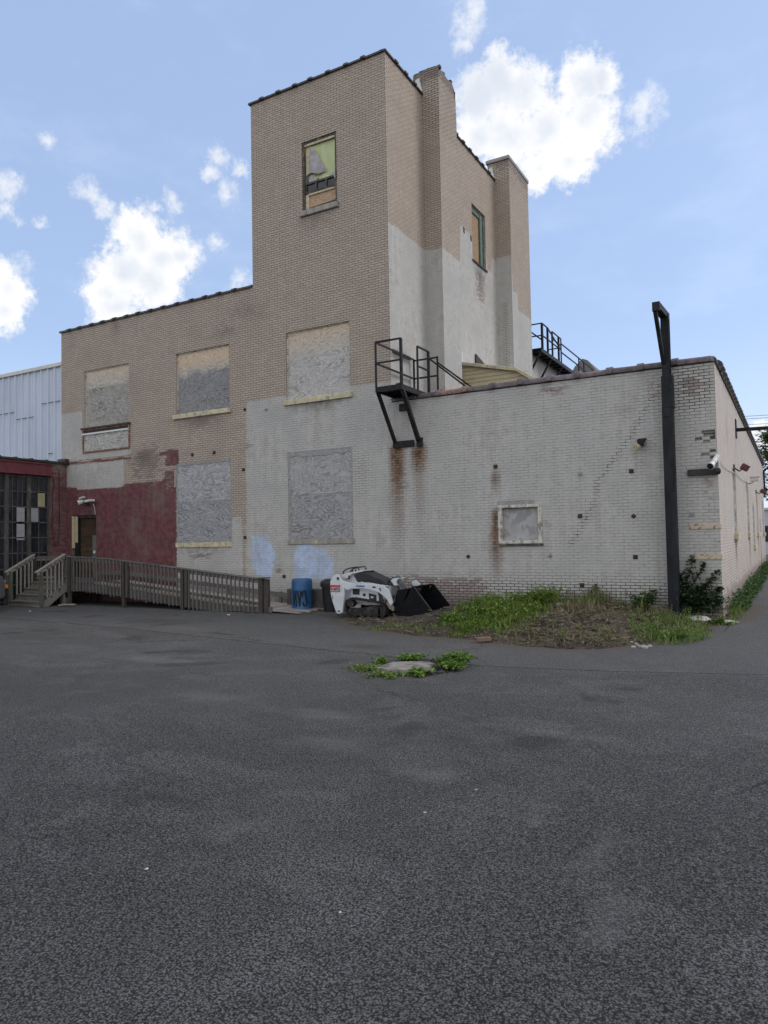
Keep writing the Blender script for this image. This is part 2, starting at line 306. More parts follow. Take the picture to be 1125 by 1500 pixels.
def groundmat():
    m, g, b = newmat('asphalt')
    p = g.pos()
    v = g.new('ShaderNodeTexVoronoi', feature='F1'); g.l.new(p, v.inputs['Vector']); v.inputs['Scale'].default_value = 78.; v.inputs['Randomness'].default_value = 1.
    v2 = g.new('ShaderNodeTexVoronoi', feature='F1'); g.l.new(p, v2.inputs['Vector']); v2.inputs['Scale'].default_value = 190.
    stone = g.sep(v.outputs['Color'])[0]
    chip = g.step(v.outputs['Distance'], .52, .15)
    big = g.noise(p, .22, 5, .55); mid = g.noise(p, 1.3, 6, .62, .4); fin = g.noise(p, 42., 4, .7)
    pat = g.noise(g.vm('MULTIPLY', p, (1., 1.5, 1.)), .55, 4, .5, .8)
    base = g.mix(g.step(big, .32, .68), (.112, .109, .105), (.162, .158, .151))
    base = g.mix(g.m('MULTIPLY', g.step(mid, .46, .66), .75), base, (.205, .199, .191))
    base = g.mix(g.m('MULTIPLY', g.step(pat, .56, .64), .6), base, (.25, .243, .233))
    base = g.mix(g.m('MULTIPLY', g.step(g.noise(p, 2.1, 4, .6), .60, .74), .5), base, (.058, .056, .054))
    c = g.mix(g.m('MULTIPLY', chip, g.m('MULTIPLY_ADD', stone, .75, .05)), base, g.mix(big, (.115, .113, .108), (.175, .172, .165)))
    c = g.mix(g.m('MULTIPLY', g.step(v.outputs['Distance'], .36, .60), .85), c, (.011, .011, .011))
    c = g.mix(g.m('MULTIPLY', g.step(g.noise(p, 55., 3, .6), .56, .68), .6), c, (.016, .016, .016))
    c = g.mix(g.m('MULTIPLY', g.step(stone, .992, .996), .4), c, (.30, .29, .27))
    gr = g.m('MULTIPLY_ADD', g.noise(p, 120., 4, .8), .45, g.m('MULTIPLY', g.noise(p, 56., 5, .78), .55))
    base2 = g.mix(g.m('MULTIPLY', g.attr('far'), .35), c, (.17, .163, .155)); c = base2
    c = g.mix(g.m('MULTIPLY', g.step(gr, .495, .425), .88), c, (.012, .012, .012))
    c = g.mix(g.m('MULTIPLY', g.step(gr, .52, .60), .7), c, (.30, .295, .285))
    seam = g.attr('seam'); far = g.attr('far'); stain = g.attr('stain'); dust = g.attr('dust')
    sw = g.m('ADD', seam, g.m('MULTIPLY', g.m('SUBTRACT', g.noise(p, 1.7, 5, .7), .5), .30))
    c = g.mix(g.m('MULTIPLY', g.step(sw, -.1, .1), .22), c, (.155, .15, .148))
    line = g.step(g.m('ABSOLUTE', sw), .035, .01)
    c = g.mix(g.m('MULTIPLY', line, .75), c, (.022, .021, .021))
    # hairline cracks
    cw = g.vm('ADD', p, g.vm('SCALE', g.comb(g.noise(p, 1.1, 4, .6), g.noise(g.vm('ADD', p, (7., 3., 0.)), 1.1, 4, .6), 0.), scale=.9))
    vc = g.new('ShaderNodeTexVoronoi', feature='DISTANCE_TO_EDGE'); g.l.new(cw, vc.inputs['Vector']); vc.inputs['Scale'].default_value = .33
    ck = g.m('MULTIPLY', g.step(vc.outputs['Distance'], .009, .002), g.step(g.noise(p, .35, 2, .5), .54, .66))
    c = g.mix(g.m('MULTIPLY', ck, .7), c, (.018, .018, .018))
    pl = g.step(g.m('ADD', g.attr('pale'), g.m('MULTIPLY', g.m('SUBTRACT', g.noise(p, 2.6, 6, .65), .5), 1.3)), .18, .85)
    c = g.mix(g.m('MULTIPLY', pl, .19), c, (.29, .282, .27))
    oil = g.step(g.noise(g.vm('MULTIPLY', p, (1., 1.25, 1.)), .62, 3, .5, .5), .635, .70)
    c = g.mix(g.m('MULTIPLY', oil, .45), c, (.03, .029, .029))
    st = g.step(g.m('ADD', stain, g.m('MULTIPLY', g.m('SUBTRACT', mid, .5), .9)), .3, .75)
    c = g.mix(g.m('MULTIPLY', st, .55), c, (.075, .055, .042))
    du = g.step(g.m('ADD', dust, g.m('MULTIPLY', g.m('SUBTRACT', g.noise(p, 5., 6, .7), .5), 1.1)), .35, .8)
    c = g.mix(g.m('MULTIPLY', du, .7), c, (.115, .092, .072))
    g.put(b.inputs['Base Color'], c)
    b.inputs['Roughness'].default_value = .85; b.inputs['Specular IOR Level'].default_value = .22
    h = g.m('ADD', g.m('MULTIPLY', v.outputs['Distance'], -.9), g.m('MULTIPLY', v2.outputs['Distance'], -.3))
    h = g.m('ADD', h, g.m('MULTIPLY', fin, .4)); h = g.m('ADD', h, g.m('MULTIPLY', g.m('ADD', line, ck), -1.5))
    h = g.m('ADD', h, g.m('MULTIPLY', gr, 2.2))
    g.l.new(g.bump(h, 1., .012), b.inputs['Normal'])
    return m
M['ground'] = groundmat()

def dirtmat():
    m, g, b = newmat('dirt')
    p = g.pos()
    n1 = g.noise(p, 1.4, 5, .6); n2 = g.noise(p, 14., 6, .7); n3 = g.noise(p, 70., 4, .7)
    c = g.mix(g.step(n1, .35, .65), (.042, .034, .028), (.085, .070, .057))
    c = g.mix(g.m('MULTIPLY', g.step(n2, .5, .7), .7), c, (.175, .15, .122))
    c = g.mix(g.m('MULTIPLY', g.step(n2, .46, .34), .7), c, (.022, .017, .014))
    c = g.mix(g.m('MULTIPLY', g.step(n3, .6, .75), .35), c, (.23, .20, .16))
    g.put(b.inputs['Base Color'], c); b.inputs['Roughness'].default_value = .95; b.inputs['Specular IOR Level'].default_value = .1
    g.l.new(g.bump(g.m('ADD', n2, g.m('MULTIPLY', n3, .4)), .9, .03), b.inputs['Normal'])
    return m
M['dirt'] = dirtmat()

# ------------------------------------------------------------------ object helpers
WORLD = {}
def thing(name, label, cat, loc=(0, 0, 0), group=None):
    o = bpy.data.objects.new(name, None); COL.objects.link(o); o.location = loc
    o.empty_display_size = .2
    tag(o, label, cat, group); WORLD[o] = Vector(loc)
    return o
def tag(o, label=None, cat=None, group=None, kind=None):
    if label: o['label'] = label
    if cat: o['category'] = cat
    if group: o['group'] = group
    if kind: o['kind'] = kind
    return o
def attach(o, parent):
    o.parent = parent
    o.matrix_parent_inverse = Matrix.Translation(-WORLD[parent])
    WORLD[o] = Vector((0, 0, 0)) if parent not in WORLD else WORLD[parent] * 0
    return o

class MB:
    def __init__(s): s.v = []; s.f = []; s.mi = []; s.cur = 0
    def add(s, vs, fs):
        n = len(s.v); s.v += [tuple(p) for p in vs]
        for f in fs: s.f.append(tuple(i + n for i in f)); s.mi.append(s.cur)
        return s
    def box(s, x0, x1, y0, y1, z0, z1):
        vs = [(x, y, z) for z in (z0, z1) for y in (y0, y1) for x in (x0, x1)]
        return s.add(vs, [(0, 2, 3, 1), (4, 5, 7, 6), (0, 1, 5, 4), (2, 6, 7, 3), (0, 4, 6, 2), (1, 3, 7, 5)])
    def quad(s, a, b, c, d): return s.add([a, b, c, d], [(0, 1, 2, 3)])
    def bar(s, a, b, w, h=None, up=(0, 0, 1)):
        """square bar from a to b"""
        a = Vector(a); b = Vector(b); d = (b - a).normalized(); h = h or w
        u = Vector(up)
        if abs(d.dot(u)) > .95: u = Vector((0, 1, 0))
        sd = d.cross(u).normalized() * w / 2; uu = sd.cross(d).normalized() * h / 2
        vs = [p + i * sd + j * uu for p in (a, b) for i, j in ((-1, -1), (1, -1), (1, 1), (-1, 1))]
        return s.add(vs, [(0, 1, 2, 3), (7, 6, 5, 4), (0, 4, 5, 1), (1, 5, 6, 2), (2, 6, 7, 3), (3, 7, 4, 0)])
    def tube(s, pts, r, n=8, cap=True):
        pts = [Vector(p) for p in pts]; rs = r if isinstance(r, (list, tuple)) else [r] * len(pts)
        rings = []; prev = None
        for i, p in enumerate(pts):
            d = (pts[min(i + 1, len(pts) - 1)] - pts[max(i - 1, 0)]).normalized()
            a = prev if prev is not None else (Vector((0, 0, 1)) if abs(d.z) < .9 else Vector((1, 0, 0)))
            sd = d.cross(a).normalized(); up = sd.cross(d).normalized(); prev = up
            rings.append([p + rs[i] * (math.cos(2 * math.pi * k / n) * sd + math.sin(2 * math.pi * k / n) * up) for k in range(n)])
        base = [q for ring in rings for q in ring]; fs = []
        for i in range(len(pts) - 1):
            for k in range(n):
                fs.append((i * n + k, i * n + (k + 1) % n, (i + 1) * n + (k + 1) % n, (i + 1) * n + k))
        if cap: fs.append(tuple(range(n - 1, -1, -1))); fs.append(tuple(range((len(pts) - 1) * n, len(pts) * n)))
        return s.add(base, fs)
    def lathe(s, cx, cy, prof, n=28):
        vs = []; fs = []
        for r, z in prof:
            for k in range(n): t = 2 * math.pi * k / n; vs.append((cx + r * math.cos(t), cy + r * math.sin(t), z))
        for i in range(len(prof) - 1):
            for k in range(n): fs.append((i * n + k, i * n + (k + 1) % n, (i + 1) * n + (k + 1) % n, (i + 1) * n + k))
        fs.append(tuple(range(n - 1, -1, -1))); fs.append(tuple(range((len(prof) - 1) * n, len(prof) * n)))
        return s.add(vs, fs)
    def prism(s, pts, y0, y1):
        """profile in x,z extruded along y"""
        n = len(pts)
        area = sum(pts[i][0] * pts[(i + 1) % n][1] - pts[(i + 1) % n][0] * pts[i][1] for i in range(n))
        if area < 0: pts = pts[::-1]
        vs = [(x, y0, z) for x, z in pts] + [(x, y1, z) for x, z in pts]
        fs = [tuple(range(n)), tuple(range(2 * n - 1, n - 1, -1))]
        fs += [(i, i + n, (i + 1) % n + n, (i + 1) % n) for i in range(n)]
        return s.add(vs, fs)
    def prism_y(s, pts, x0, x1):
        """profile in y,z extruded along x"""
        n = len(pts)
        area = sum(pts[i][0] * pts[(i + 1) % n][1] - pts[(i + 1) % n][0] * pts[i][1] for i in range(n))
        if area > 0: pts = pts[::-1]
        vs = [(x0, y, z) for y, z in pts] + [(x1, y, z) for y, z in pts]
        fs = [tuple(range(n)), tuple(range(2 * n - 1, n - 1, -1))]
        fs += [(i, i + n, (i + 1) % n + n, (i + 1) % n) for i in range(n)]
        return s.add(vs, fs)
    def rock(s, c, r, flat=.6, sub=1):
        bm = bmesh.new(); bmesh.ops.create_icosphere(bm, subdivisions=sub, radius=1.)
        o = Vector((random.uniform(0, 99),) * 3); sc = Vector((r * random.uniform(.7, 1.3), r * random.uniform(.7, 1.3), r * flat))
        vs = []
        rot = Matrix.Rotation(random.uniform(0, 6.3), 3, 'Z')
        for v in bm.verts:
            k = 1 + .5 * mnoise.noise(v.co * 1.3 + o)
            p = rot @ Vector((v.co.x * sc.x * k, v.co.y * sc.y * k, v.co.z * sc.z * k)); vs.append(p + Vector(c))
        fs = [tuple(v.index for v in f.verts) for f in bm.faces]; bm.free()
        return s.add(vs, fs)
    def build(s, name, m, parent=None, smooth=False, bevel=0., seg=2):
        me = bpy.data.meshes.new(name); me.from_pydata(s.v, [], s.f)
        for x in (m if isinstance(m, (list, tuple)) else [m]): me.materials.append(M[x] if isinstance(x, str) else x)
        for i, p in enumerate(me.polygons): p.material_index = s.mi[i]; p.use_smooth = smooth
        me.update()
        o = bpy.data.objects.new(name, me); COL.objects.link(o)
        if bevel:
            b = o.modifiers.new('bevel', 'BEVEL'); b.width = bevel; b.segments = seg; b.limit_method = 'ANGLE'; b.angle_limit = rad(40)
        if parent is not None: attach(o, parent)
        else: WORLD[o] = Vector((0, 0, 0))
        return o
def mb(): return MB()

def text(name, body, size, loc, m, parent, sx=1., rot=(rad(90), 0, 0), bold=0.):
    cu = bpy.data.curves.new('txt', 'FONT'); cu.body = body; cu.size = size; cu.extrude = .002; cu.offset = bold
    t = bpy.data.objects.new('txt', cu); COL.objects.link(t)
    dg = bpy.context.evaluated_depsgraph_get()
    me = bpy.data.meshes.new_from_object(t.evaluated_get(dg))
    bpy.data.objects.remove(t); bpy.data.curves.remove(cu)
    mt = Matrix.Translation(loc) @ Matrix.Rotation(rot[2], 4, 'Z') @ Matrix.Rotation(rot[0], 4, 'X') @ Matrix.Diagonal((sx, 1, 1, 1))
    me.transform(mt); me.materials.clear(); me.materials.append(M[m])
    o = bpy.data.objects.new(name, me); COL.objects.link(o); attach(o, parent)
    return o

# ------------------------------------------------------------------ terrain
GZ = -.38
def sm(a, b, x):
    t = max(0., min(1., (x - a) / (b - a))); return t * t * (3 - 2 * t)
def G(x, y):
    return GZ + .13 * sm(-2.5, .6, x) * sm(-4., 3., y) + .02 * mnoise.noise(Vector((x * .12, y * .12, 0)))
SOIL = [(-9.25, -.02), (-9.3, -1.5), (-8.75, -1.95), (-8.2, -2.75), (-7.5, -3.2), (-6.6, -3.75), (-5.6, -4.15), (-4.6, -4.3), (-4., -4.4), (-3.3, -4.75), (-2.6, -4.9), (-2., -4.85), (-1.45, -4.4), (-1., -3.7), (-.6, -2.4), (-.2, -1.), (.25, -.1), (.35, .6), (.4, 3.), (.0, 3.2)]
def seg_d(px, py, a, b):
    ax, ay = a; bx, by = b; dx, dy = bx - ax, by - ay
    t = max(0, min(1, ((px - ax) * dx + (py - ay) * dy) / (dx * dx + dy * dy + 1e-9)))
    return math.hypot(px - ax - t * dx, py - ay - t * dy)
def inside(px, py, poly):
    c = False; n = len(poly)
    for i in range(n):
        x1, y1 = poly[i]; x2, y2 = poly[(i + 1) % n]
        if (y1 > py) != (y2 > py) and px < (x2 - x1) * (py - y1) / (y2 - y1) + x1: c = not c
    return c
def soil_d(x, y):
    d = min(seg_d(x, y, SOIL[i], SOIL[i + 1]) for i in range(len(SOIL) - 2))
    return d if (inside(x, y, SOIL) or (y > -.05 and x < 0 and x > -9)) else -d
def soil_z(x, y, d=None):
    if d is None: d = soil_d(x, y)
    d += .10 * mnoise.noise(Vector((x * 2.1, y * 2.1, 3.)))
    if d < -.02: return G(x, y) - .05
    hgt = .33 * sm(0, 2.6, d) + .05 * sm(0, .25, d)
    hgt *= .35 + .65 * sm(-7.6, -4.8, x)
    hump = .10 * math.exp(-((x + 2.3) ** 2 / 1.6 + (y + 1.0) ** 2 / .9))
    n = .08 * mnoise.noise(Vector((x * 1.6, y * 1.6, 0))) + .06 * mnoise.noise(Vector((x * 5, y * 5, 1))) + .045 * mnoise.noise(Vector((x * 13, y * 13, 2)))
    return G(x, y) + hgt + hump + n * sm(0, .35, d) - .01

def lines(a, b, s):
    n = max(1, int(round((b - a) / s))); return [a + (b - a) * i / n for i in range(n + 1)]
xs = [-400, -200, -100, -60] + lines(-40, -16, 1.) + lines(-15.5, 4, .25) + lines(5, 20, 1.) + [30, 60, 120, 250, 400]
ys = [-250, -120, -60, -35] + lines(-25, -17, 1.) + lines(-16.5, 2., .25) + lines(3, 40, 1.5) + [60, 100, 200, 500]
vs = []; A_seam = []; A_far = []; A_st = []; A_du = []; A_pl = []
PALE = [(-2.6, -11.6, .9, .4), (-1.9, -10.9, .5, .3), (-1.3, -12.0, .6, .35), (-3.4, -10.6, 1.0, .4), (.2, -12.9, .22, .7), (.5, -13.6, .2, .5), (-.3, -12.4, .3, .4), (-5.2, -10.5, 1.2, .5), (-.6, -10.3, .9, .3), (-8, -8.6, 1.8, .5), (1.4, -9.5, .8, .4), (-2.0, -13.6, .35, .3)]
SE = [(-60, -3.), (-30, -4.2), (-12.5, -5.57), (-6.87, -6.42), (-2.93, -6.96), (-1.2, -6.7), (1.02, -6.02), (8, -4.5), (60, 5)]
def seam_y(x):
    for (x0, y0), (x1, y1) in zip(SE, SE[1:]):
        if x <= x1: return y0 + (y1 - y0) * (x - x0) / (x1 - x0)
    return SE[-1][1]
for y in ys:
    for x in xs:
        vs.append((x, y, G(x, y) if abs(x) < 60 and abs(y) < 60 else GZ))
        A_seam.append(max(-9, min(9, y - seam_y(x))))
        A_far.append(sm(-13, -5.5, y) * (.6 + .5 * mnoise.noise(Vector((x * .35, y * .5, 7)))))
        A_st.append(max(0, 1 - math.hypot((x + 5.6) / 1.1, (y + 5.9) / .5)) + .8 * max(0, 1 - math.hypot((x + 13) / 2.5, (y + 4.2) / 1.2)))
        A_pl.append(max(max(0, 1 - math.hypot((x - a) / c, (y - b_) / d_)) for a, b_, c, d_ in PALE))
        d = soil_d(x, y) if -12 < x < 4 and -8 < y < 6 else -9
        A_du.append(max(0, 1 + min(d, 0) / .7) if d < 3 else 1)
nx = len(xs)
fs = [(j * nx + i, j * nx + i + 1, (j + 1) * nx + i + 1, (j + 1) * nx + i) for j in range(len(ys) - 1) for i in range(nx - 1)]
me = bpy.data.meshes.new('ground'); me.from_pydata(vs, [], fs); me.materials.append(M['ground'])
for nme, arr in (('seam', A_seam), ('far', A_far), ('stain', A_st), ('dust', A_du), ('pale', A_pl)):
    at = me.attributes.new(nme, 'FLOAT', 'POINT'); at.data.foreach_set('value', arr)
for p in me.polygons: p.use_smooth = True
gr = bpy.data.objects.new('ground', me); COL.objects.link(gr); tag(gr, kind='structure')

# dirt mound along the annex wall
xs = lines(-9.6, .6, .06); ys = lines(-5.2, 0.0, .06)
b = mb(); idx = {}; dd = {}
for j, y in enumerate(ys):
    for i, x in enumerate(xs):
        d = soil_d(x, y); dd[i, j] = d
        if d > -.15: idx[i, j] = len(b.v); b.v.append((x, y, soil_z(x, y, d)))
for j in range(len(ys) - 1):
    for i in range(len(xs) - 1):
        q = [(i, j), (i + 1, j), (i + 1, j + 1), (i, j + 1)]
        if all(k in idx for k in q): b.f.append(tuple(idx[k] for k in q)); b.mi.append(0)
for _ in range(900):
    x = random.uniform(-8.8, .2); y = random.uniform(-4.8, -.15); d = soil_d(x, y)
    if d < .03 or (x < -5.8 and y > -1.9 and x > -9): continue
    if math.hypot((x + 2.4) / 2.6, (y + 2.2) / 2.2) > 1 and random.random() < .5: continue
    r = random.choice([.02, .025, .03, .04, .055]); b.rock((x, y, soil_z(x, y, d) + r * .2), r, .7)
o = b.build('dirt', 'dirt', None, smooth=False); tag(o, kind='stuff')

# ------------------------------------------------------------------ brick building
BB = thing('brick_building', 'tall painted brick factory with a square tower, boarded windows and a long single-storey annex', 'building', (-8.19, 0, GZ))
XL, XT0, XT, ZW, ZT, ZC = -22.28, -13.06, -8.19, 9.62, 15.45, 5.44

def bsdf(x, z, boxes):
    return max(min(x - b[0], b[1] - x, z - b[2], b[3] - z) for b in boxes)
WHITE_F = [(-13.40, 0.6, 3.62, 6.0), (-13.42, .6, -2, 4.58), (-9.0, -8.0, 3, 5.9), (-13.40, .6, -2, 3.9),
           (-16.42, -13.60, -2, 1.47), (-14.0, -13.60, -2, 2.42), (-22.6, -21.12, 4.7, 6.5), (-22.3, -18.55, 4.72, 5.0), (-22.3, -18.95, 3.6, 4.57)]
RED_F = [(-22.6, -16.42, -2, 3.45), (-22.6, -21.4, -2, 3.72), (-21.4, -18.9, -2, 3.62), (-18.9, -16.55, -2, 3.72), (-16.95, -16.5, 3.5, 4.05), (-22.6, -16.3, 4.58, 4.70), (-16.9, -16.28, 4.22, 4.72), (-18.3, -16.3, 4.56, 4.74)]
BLUE_F = [(-13.2, -12.55, .72, 1.80), (-13.05, -12.42, .55, 1.5), (-12.7, -12.3, 1.0, 1.38), (-11.6, -10.42, .5, 1.36), (-11.45, -10.9, .5, 1.5), (-10.6, -10.2, .5, 1.1)]
CRACK = [(-1.35, 4.75), (-1.75, 4.0), (-2.2, 3.45), (-2.6, 2.9), (-2.75, 2.3), (-3.0, 1.9), (-3.3, 1.4)]
def pl_d(x, z, pl): return min(seg_d(x, z, pl[i], pl[i + 1]) for i in range(len(pl) - 1))
def ell(x, z, cx, cz, rx, rz): return max(0., 1 - math.hypot((x - cx) / rx, (z - cz) / rz))
def run(x, z, cx, w, z1, z0):
    """stain running down from z1, fading out at z0"""
    if z > z1 + .05 or z < z0: return 0.
    return max(0., 1 - abs(x - cx) / w) ** .6 * sm(z0, z1, z) ** .8 * sm(z1 + .05, z1 - .03, z)
def front_attr(x, y, z):
    w = bsdf(x, z, WHITE_F)
    jut = min(x + 13.6, -13.02 - x, z - 4.5, 4.72 - z)
    if jut > 0: w = -jut
    if -13.6 < x < -13.42 and z < 2.3: w = -min(x + 13.6, -13.42 - x)
    r = bsdf(x, z, RED_F)
    if x > -18.6 and z > 4.4 and x < -16.9: r -= .06
    bl = bsdf(x, z, BLUE_F)
    wear = 0.
    if x > -9.2: wear = max(wear, .95 * sm(.62, .05, z) * (.55 + .45 * mnoise.noise(Vector((x * .7, 0, 4)))))
    wear = max(wear, .75 * sm(1.0, .3, z) * sm(-8.6, -8, x) * sm(-4.5, -6, x))
    wear = max(wear, .6 * ell(x, z, -.45, 4.95, .9, .9), .6 * ell(x, z, -1.3, 4.95, .6, .5), .7 * ell(x, z, -3.6, 5.2, .8, .4), .5 * ell(x, z, -6.2, 5.35, .4, .3))
    wear = max(wear, .85 * ell(x, z, -17.7, 4.3, 1.7, 1.3), .6 * ell(x, z, -16.7, 3.6, .5, .9), .75 * ell(x, z, -15.3, 1.2, 1.2, .3))
    wear = max(wear, .75 * ell(x, z, -12.2, .75, .35, .3), .5 * ell(x, z, -.2, 2.6, .4, 1.8), .5 * ell(x, z, -.05, 1.5, .25, 2.5))
    wear = max(wear, .6 * ell(x, z, -8.0, 3.2, .7, 1.3), .6 * ell(x, z, -5.25, 1.7, .3, 1.4))
    joint = 1.0 * sm(.085, .02, pl_d(x, z, CRACK))
    joint = max(joint, sm(.9, .3, z) * (1 if x > -9 else .25), ell(x, z, -.6, 4.9, 1.1, 1.0) * 1.6, .7 * ell(x, z, -9.3, 3.5, .6, 1.2), .8 * ell(x, z, -17.5, 4.3, 1.8, 1.4))
    joint = max(joint, .22 * sm(-3, -1, x), .12)
    rust = max(min(1., 1.5 * run(x, z, -8.05, .27, 4.15, 2.2)), .7 * run(x, z, -8.05, .3, 4.1, .2), min(1., 1.5 * run(x, z, -7.38, .26, 4.12, 3.0)), .5 * run(x, z, -7.38, .25, 4.0, .9), .5 * run(x, z, -7.7, .16, 5.2, 4.5),
               min(1., 1.6 * run(x, z, -5.22, .14, 2.35, .9)), .9 * run(x, z, -5.22, .2, 1.7, .2), 1.0 * ell(x, z, -5.2, 3.1, .18, .38), .35 * run(x, z, -.2, .2, 3., 2.5))
    soot = max(.7 * run(x, z, -10.7, 1.2, 5.72, 5.3), .75 * run(x, z, -15.3, 1.2, 5.7, 5.05), .6 * run(x, z, -15.2, 1.1, 1.45, 1.15), .55 * run(x, z, -10.6, .8, 11.35, 10.6),
               .55 * ell(x, z, -19.3, 9.3, .35, .5), .8 * ell(x, z, -18.0, 4.6, 1.0, .5), .45 * ell(x, z, -13.4, 8.9, 1.6, .5), .6 * ell(x, z, -14.2, 8.35, .9, .35), .5 * ell(x, z, -3.9, 5.35, .25, .3), .4 * sm(.25, -.1, z))
    return w, r, bl, wear, rust, joint, min(1, soot)
def side_attr(x, y, z):      # tower flank, chimneys
    lim = 10.52
    if y > 3.66: lim = 11.05
    if y > 5.1: lim = 12.35
    if 7.55 < y < 8.15: lim = 11.6
    if y > 8.15: lim = 12.2
    if x > -8.0:
        if y < 4: lim = 10.47
        else: lim = 12.37 if y < 8.7 else (11.02 if y < 9.24 else 10.42)
    if abs(y - 8.63) < .02: lim = 12.37
    w = lim - z
    soot = max(.9 * ell(y, z, 6.9, 11.15, .85, .65), .7 * ell(y, z, .7, 6.85, .9, .3) if x < -8.1 else 0)
    wear = max(.75 * ell(y, z, 6.9, 10.6, 1., 1.2), .35 * ell(y, z, 6.6, 9, 1.6, 2.5), .9 * sm(15.3, 16.2, z) if x > -8.1 or (2.2 < y < 3.8) else 0)
    soot = max(soot, .45 * sm(15.2, 16.2, z) if (2.2 < y < 3.8 and x > -8.6) else 0, .3 * sm(15.6, 16.2, z))
    chj = 1.0 * sm(13., 14.6, z) if (2.2 < y < 3.8 and x > -8.6 and (x > -8.1 or abs(y - 2.34) < .03)) else (.8 * sm(14.3, 15.4, z) if y > 8.5 else 0)
    joint = max(chj, .75 * (1 if abs(x + 7.9) < .1 and abs(y - 8.63) < .05 and z < 10.6 else 0), .0)
    return w, -9, -9, wear, 0., joint, soot
def annex_attr(x, y, z):
    wear = max(.85 * sm(.75, -.1, z), .6 * ell(y, z, 15.8, 2.6, 1.5, .9), .35 * sm(1.6, .4, z))
    rust = max(.8 * run(y, z, 4.9, .5, 1.45, .4), .7 * run(y, z, 12.2, .5, 1.45, .3), .7 * run(y, z, 20, .6, 1.4, .3))
    soot = max(.5 * run(y, z, 4.9, .4, 1.4, .7), .6 * run(y, z, 12.2, .5, 1.4, -.2), .5 * run(y, z, 20, .6, 1.4, .2), .5 * ell(y, z, 3, 4.2, .3, .5))
    return 9., -9, -9, wear, rust, .35 * sm(2, .5, z), soot
def plain_attr(w=9., r=-9.): return lambda x, y, z: (w, r, -9., .3, 0., .3, .1)

def wall(name, parent, P, us, vs_, keep, openings, depth, attr, m='brick', back=None, step=.13):
    """rectilinear wall sheet with openings and their reveals. P(u,v,d) -> xyz; attr gives paint distances per vertex."""
    cu = sorted({round(c, 4) for c in us}); cv = sorted({round(c, 4) for c in vs_})
    for o in openings: cu += [o[0], o[1]]; cv += [o[2], o[3]]
    def refine(c):
        c = sorted({round(v, 4) for v in c}); out = [c[0]]
        for a, b_ in zip(c, c[1:]):
            n = max(1, int(math.ceil((b_ - a) / step - 1e-6)))
            out += [a + (b_ - a) * i / n for i in range(1, n + 1)]
        return out
    cu = refine(cu); cv = refine(cv)
    M_ = MB(); ids = {}
    def vid(i, j):
        if (i, j) not in ids: ids[i, j] = len(M_.v); M_.v.append(P(cu[i], cv[j], 0))
        return ids[i, j]
    for i in range(len(cu) - 1):
        for j in range(len(cv) - 1):
            uc = (cu[i] + cu[i + 1]) / 2; vc = (cv[j] + cv[j + 1]) / 2
            if not keep(uc, vc): continue
            if any(o[0] < uc < o[1] and o[2] < vc < o[3] for o in openings): continue
            M_.f.append((vid(i, j), vid(i + 1, j), vid(i + 1, j + 1), vid(i, j + 1))); M_.mi.append(0)
    for o in openings:
        u0, u1, v0, v1 = o[:4]; d = o[4] if len(o) > 4 else depth
        M_.quad(P(u0, v0, 0), P(u0, v1, 0), P(u0, v1, d), P(u0, v0, d))
        M_.quad(P(u1, v1, 0), P(u1, v0, 0), P(u1, v0, d), P(u1, v1, d))
        M_.quad(P(u0, v1, 0), P(u1, v1, 0), P(u1, v1, d), P(u0, v1, d))
        M_.quad(P(u1, v0, 0), P(u0, v0, 0), P(u0, v0, d), P(u1, v0, d))
        if len(o) > 5: M_.quad(P(u0, v0, d), P(u1, v0, d), P(u1, v1, d), P(u0, v1, d))
    ob = M_.build(name, m, parent)
    vals = [attr(*p) for p in M_.v]
    for k, nme in enumerate(('white', 'red', 'blue', 'wear', 'rust', 'joint', 'soot')):
        at = ob.data.attributes.new(nme, 'FLOAT', 'POINT'); at.data.foreach_set('value', [float(v[k]) for v in vals])
    return ob

# window openings on the front (x0, x1, z0, z1)
W_T2 = (-11.81, -9.52, 5.86, 7.93); W_T1 = (-11.80, -9.50, 1.66, 4.27); W_L2 = (-16.38, -14.06, 5.88, 7.94)
W_L1 = (-16.42, -14.04, 1.62, 4.24); W_AN = (-5.10, -4.05, 1.44, 2.39); W_FL = (-20.98, -18.66, 5.85, 7.95); W_FB = (-21.05, -18.6, 4.95, 5.80)
W_TT = (-11.12, -9.87, 11.50, 13.62); DOOR = (-21.71, -20.36, .36, 2.69)
HOLES = [(-.30, -.03, 3.83, 3.90, .09, 1), (-.27, -.03, 3.755, 3.83, .07, 1), (-.45, -.30, 3.685, 3.755, .09, 1), (-.14, -.03, 3.685, 3.755, .10, 1),
         (-.16, -.03, 3.40, 3.468, .10, 1), (-.33, -.16, 3.33, 3.40, .07, 1), (-.15, -.03, 3.258, 3.33, .1, 1), (-.28, -.14, 3.61, 3.685, .05, 1)]
def front_keep(u, v):
    top = ZW if u < XT0 else (ZT if u < XT else ZC)
    return v < top
wall('wall', BB, lambda u, v, d: (u, d, v), [XL, XT0, XT, 0], [-.9, ZC, ZW, ZT], front_keep,
     [W_T2, W_T1, W_L2, W_L1, W_AN, W_FL, W_FB + (.05,), W_TT, DOOR + (.25,)] + HOLES, .14, front_attr)
W_SD = (6.22, 7.52, 11.52, 13.57)
wall('wall', BB, lambda u, v, d: (XT - d, u, v), [0, 10.9, 32.], [5.0, 9.66, ZT], lambda u, v: v < (ZT if u < 10.9 else 9.66), [W_SD], .14, side_attr)
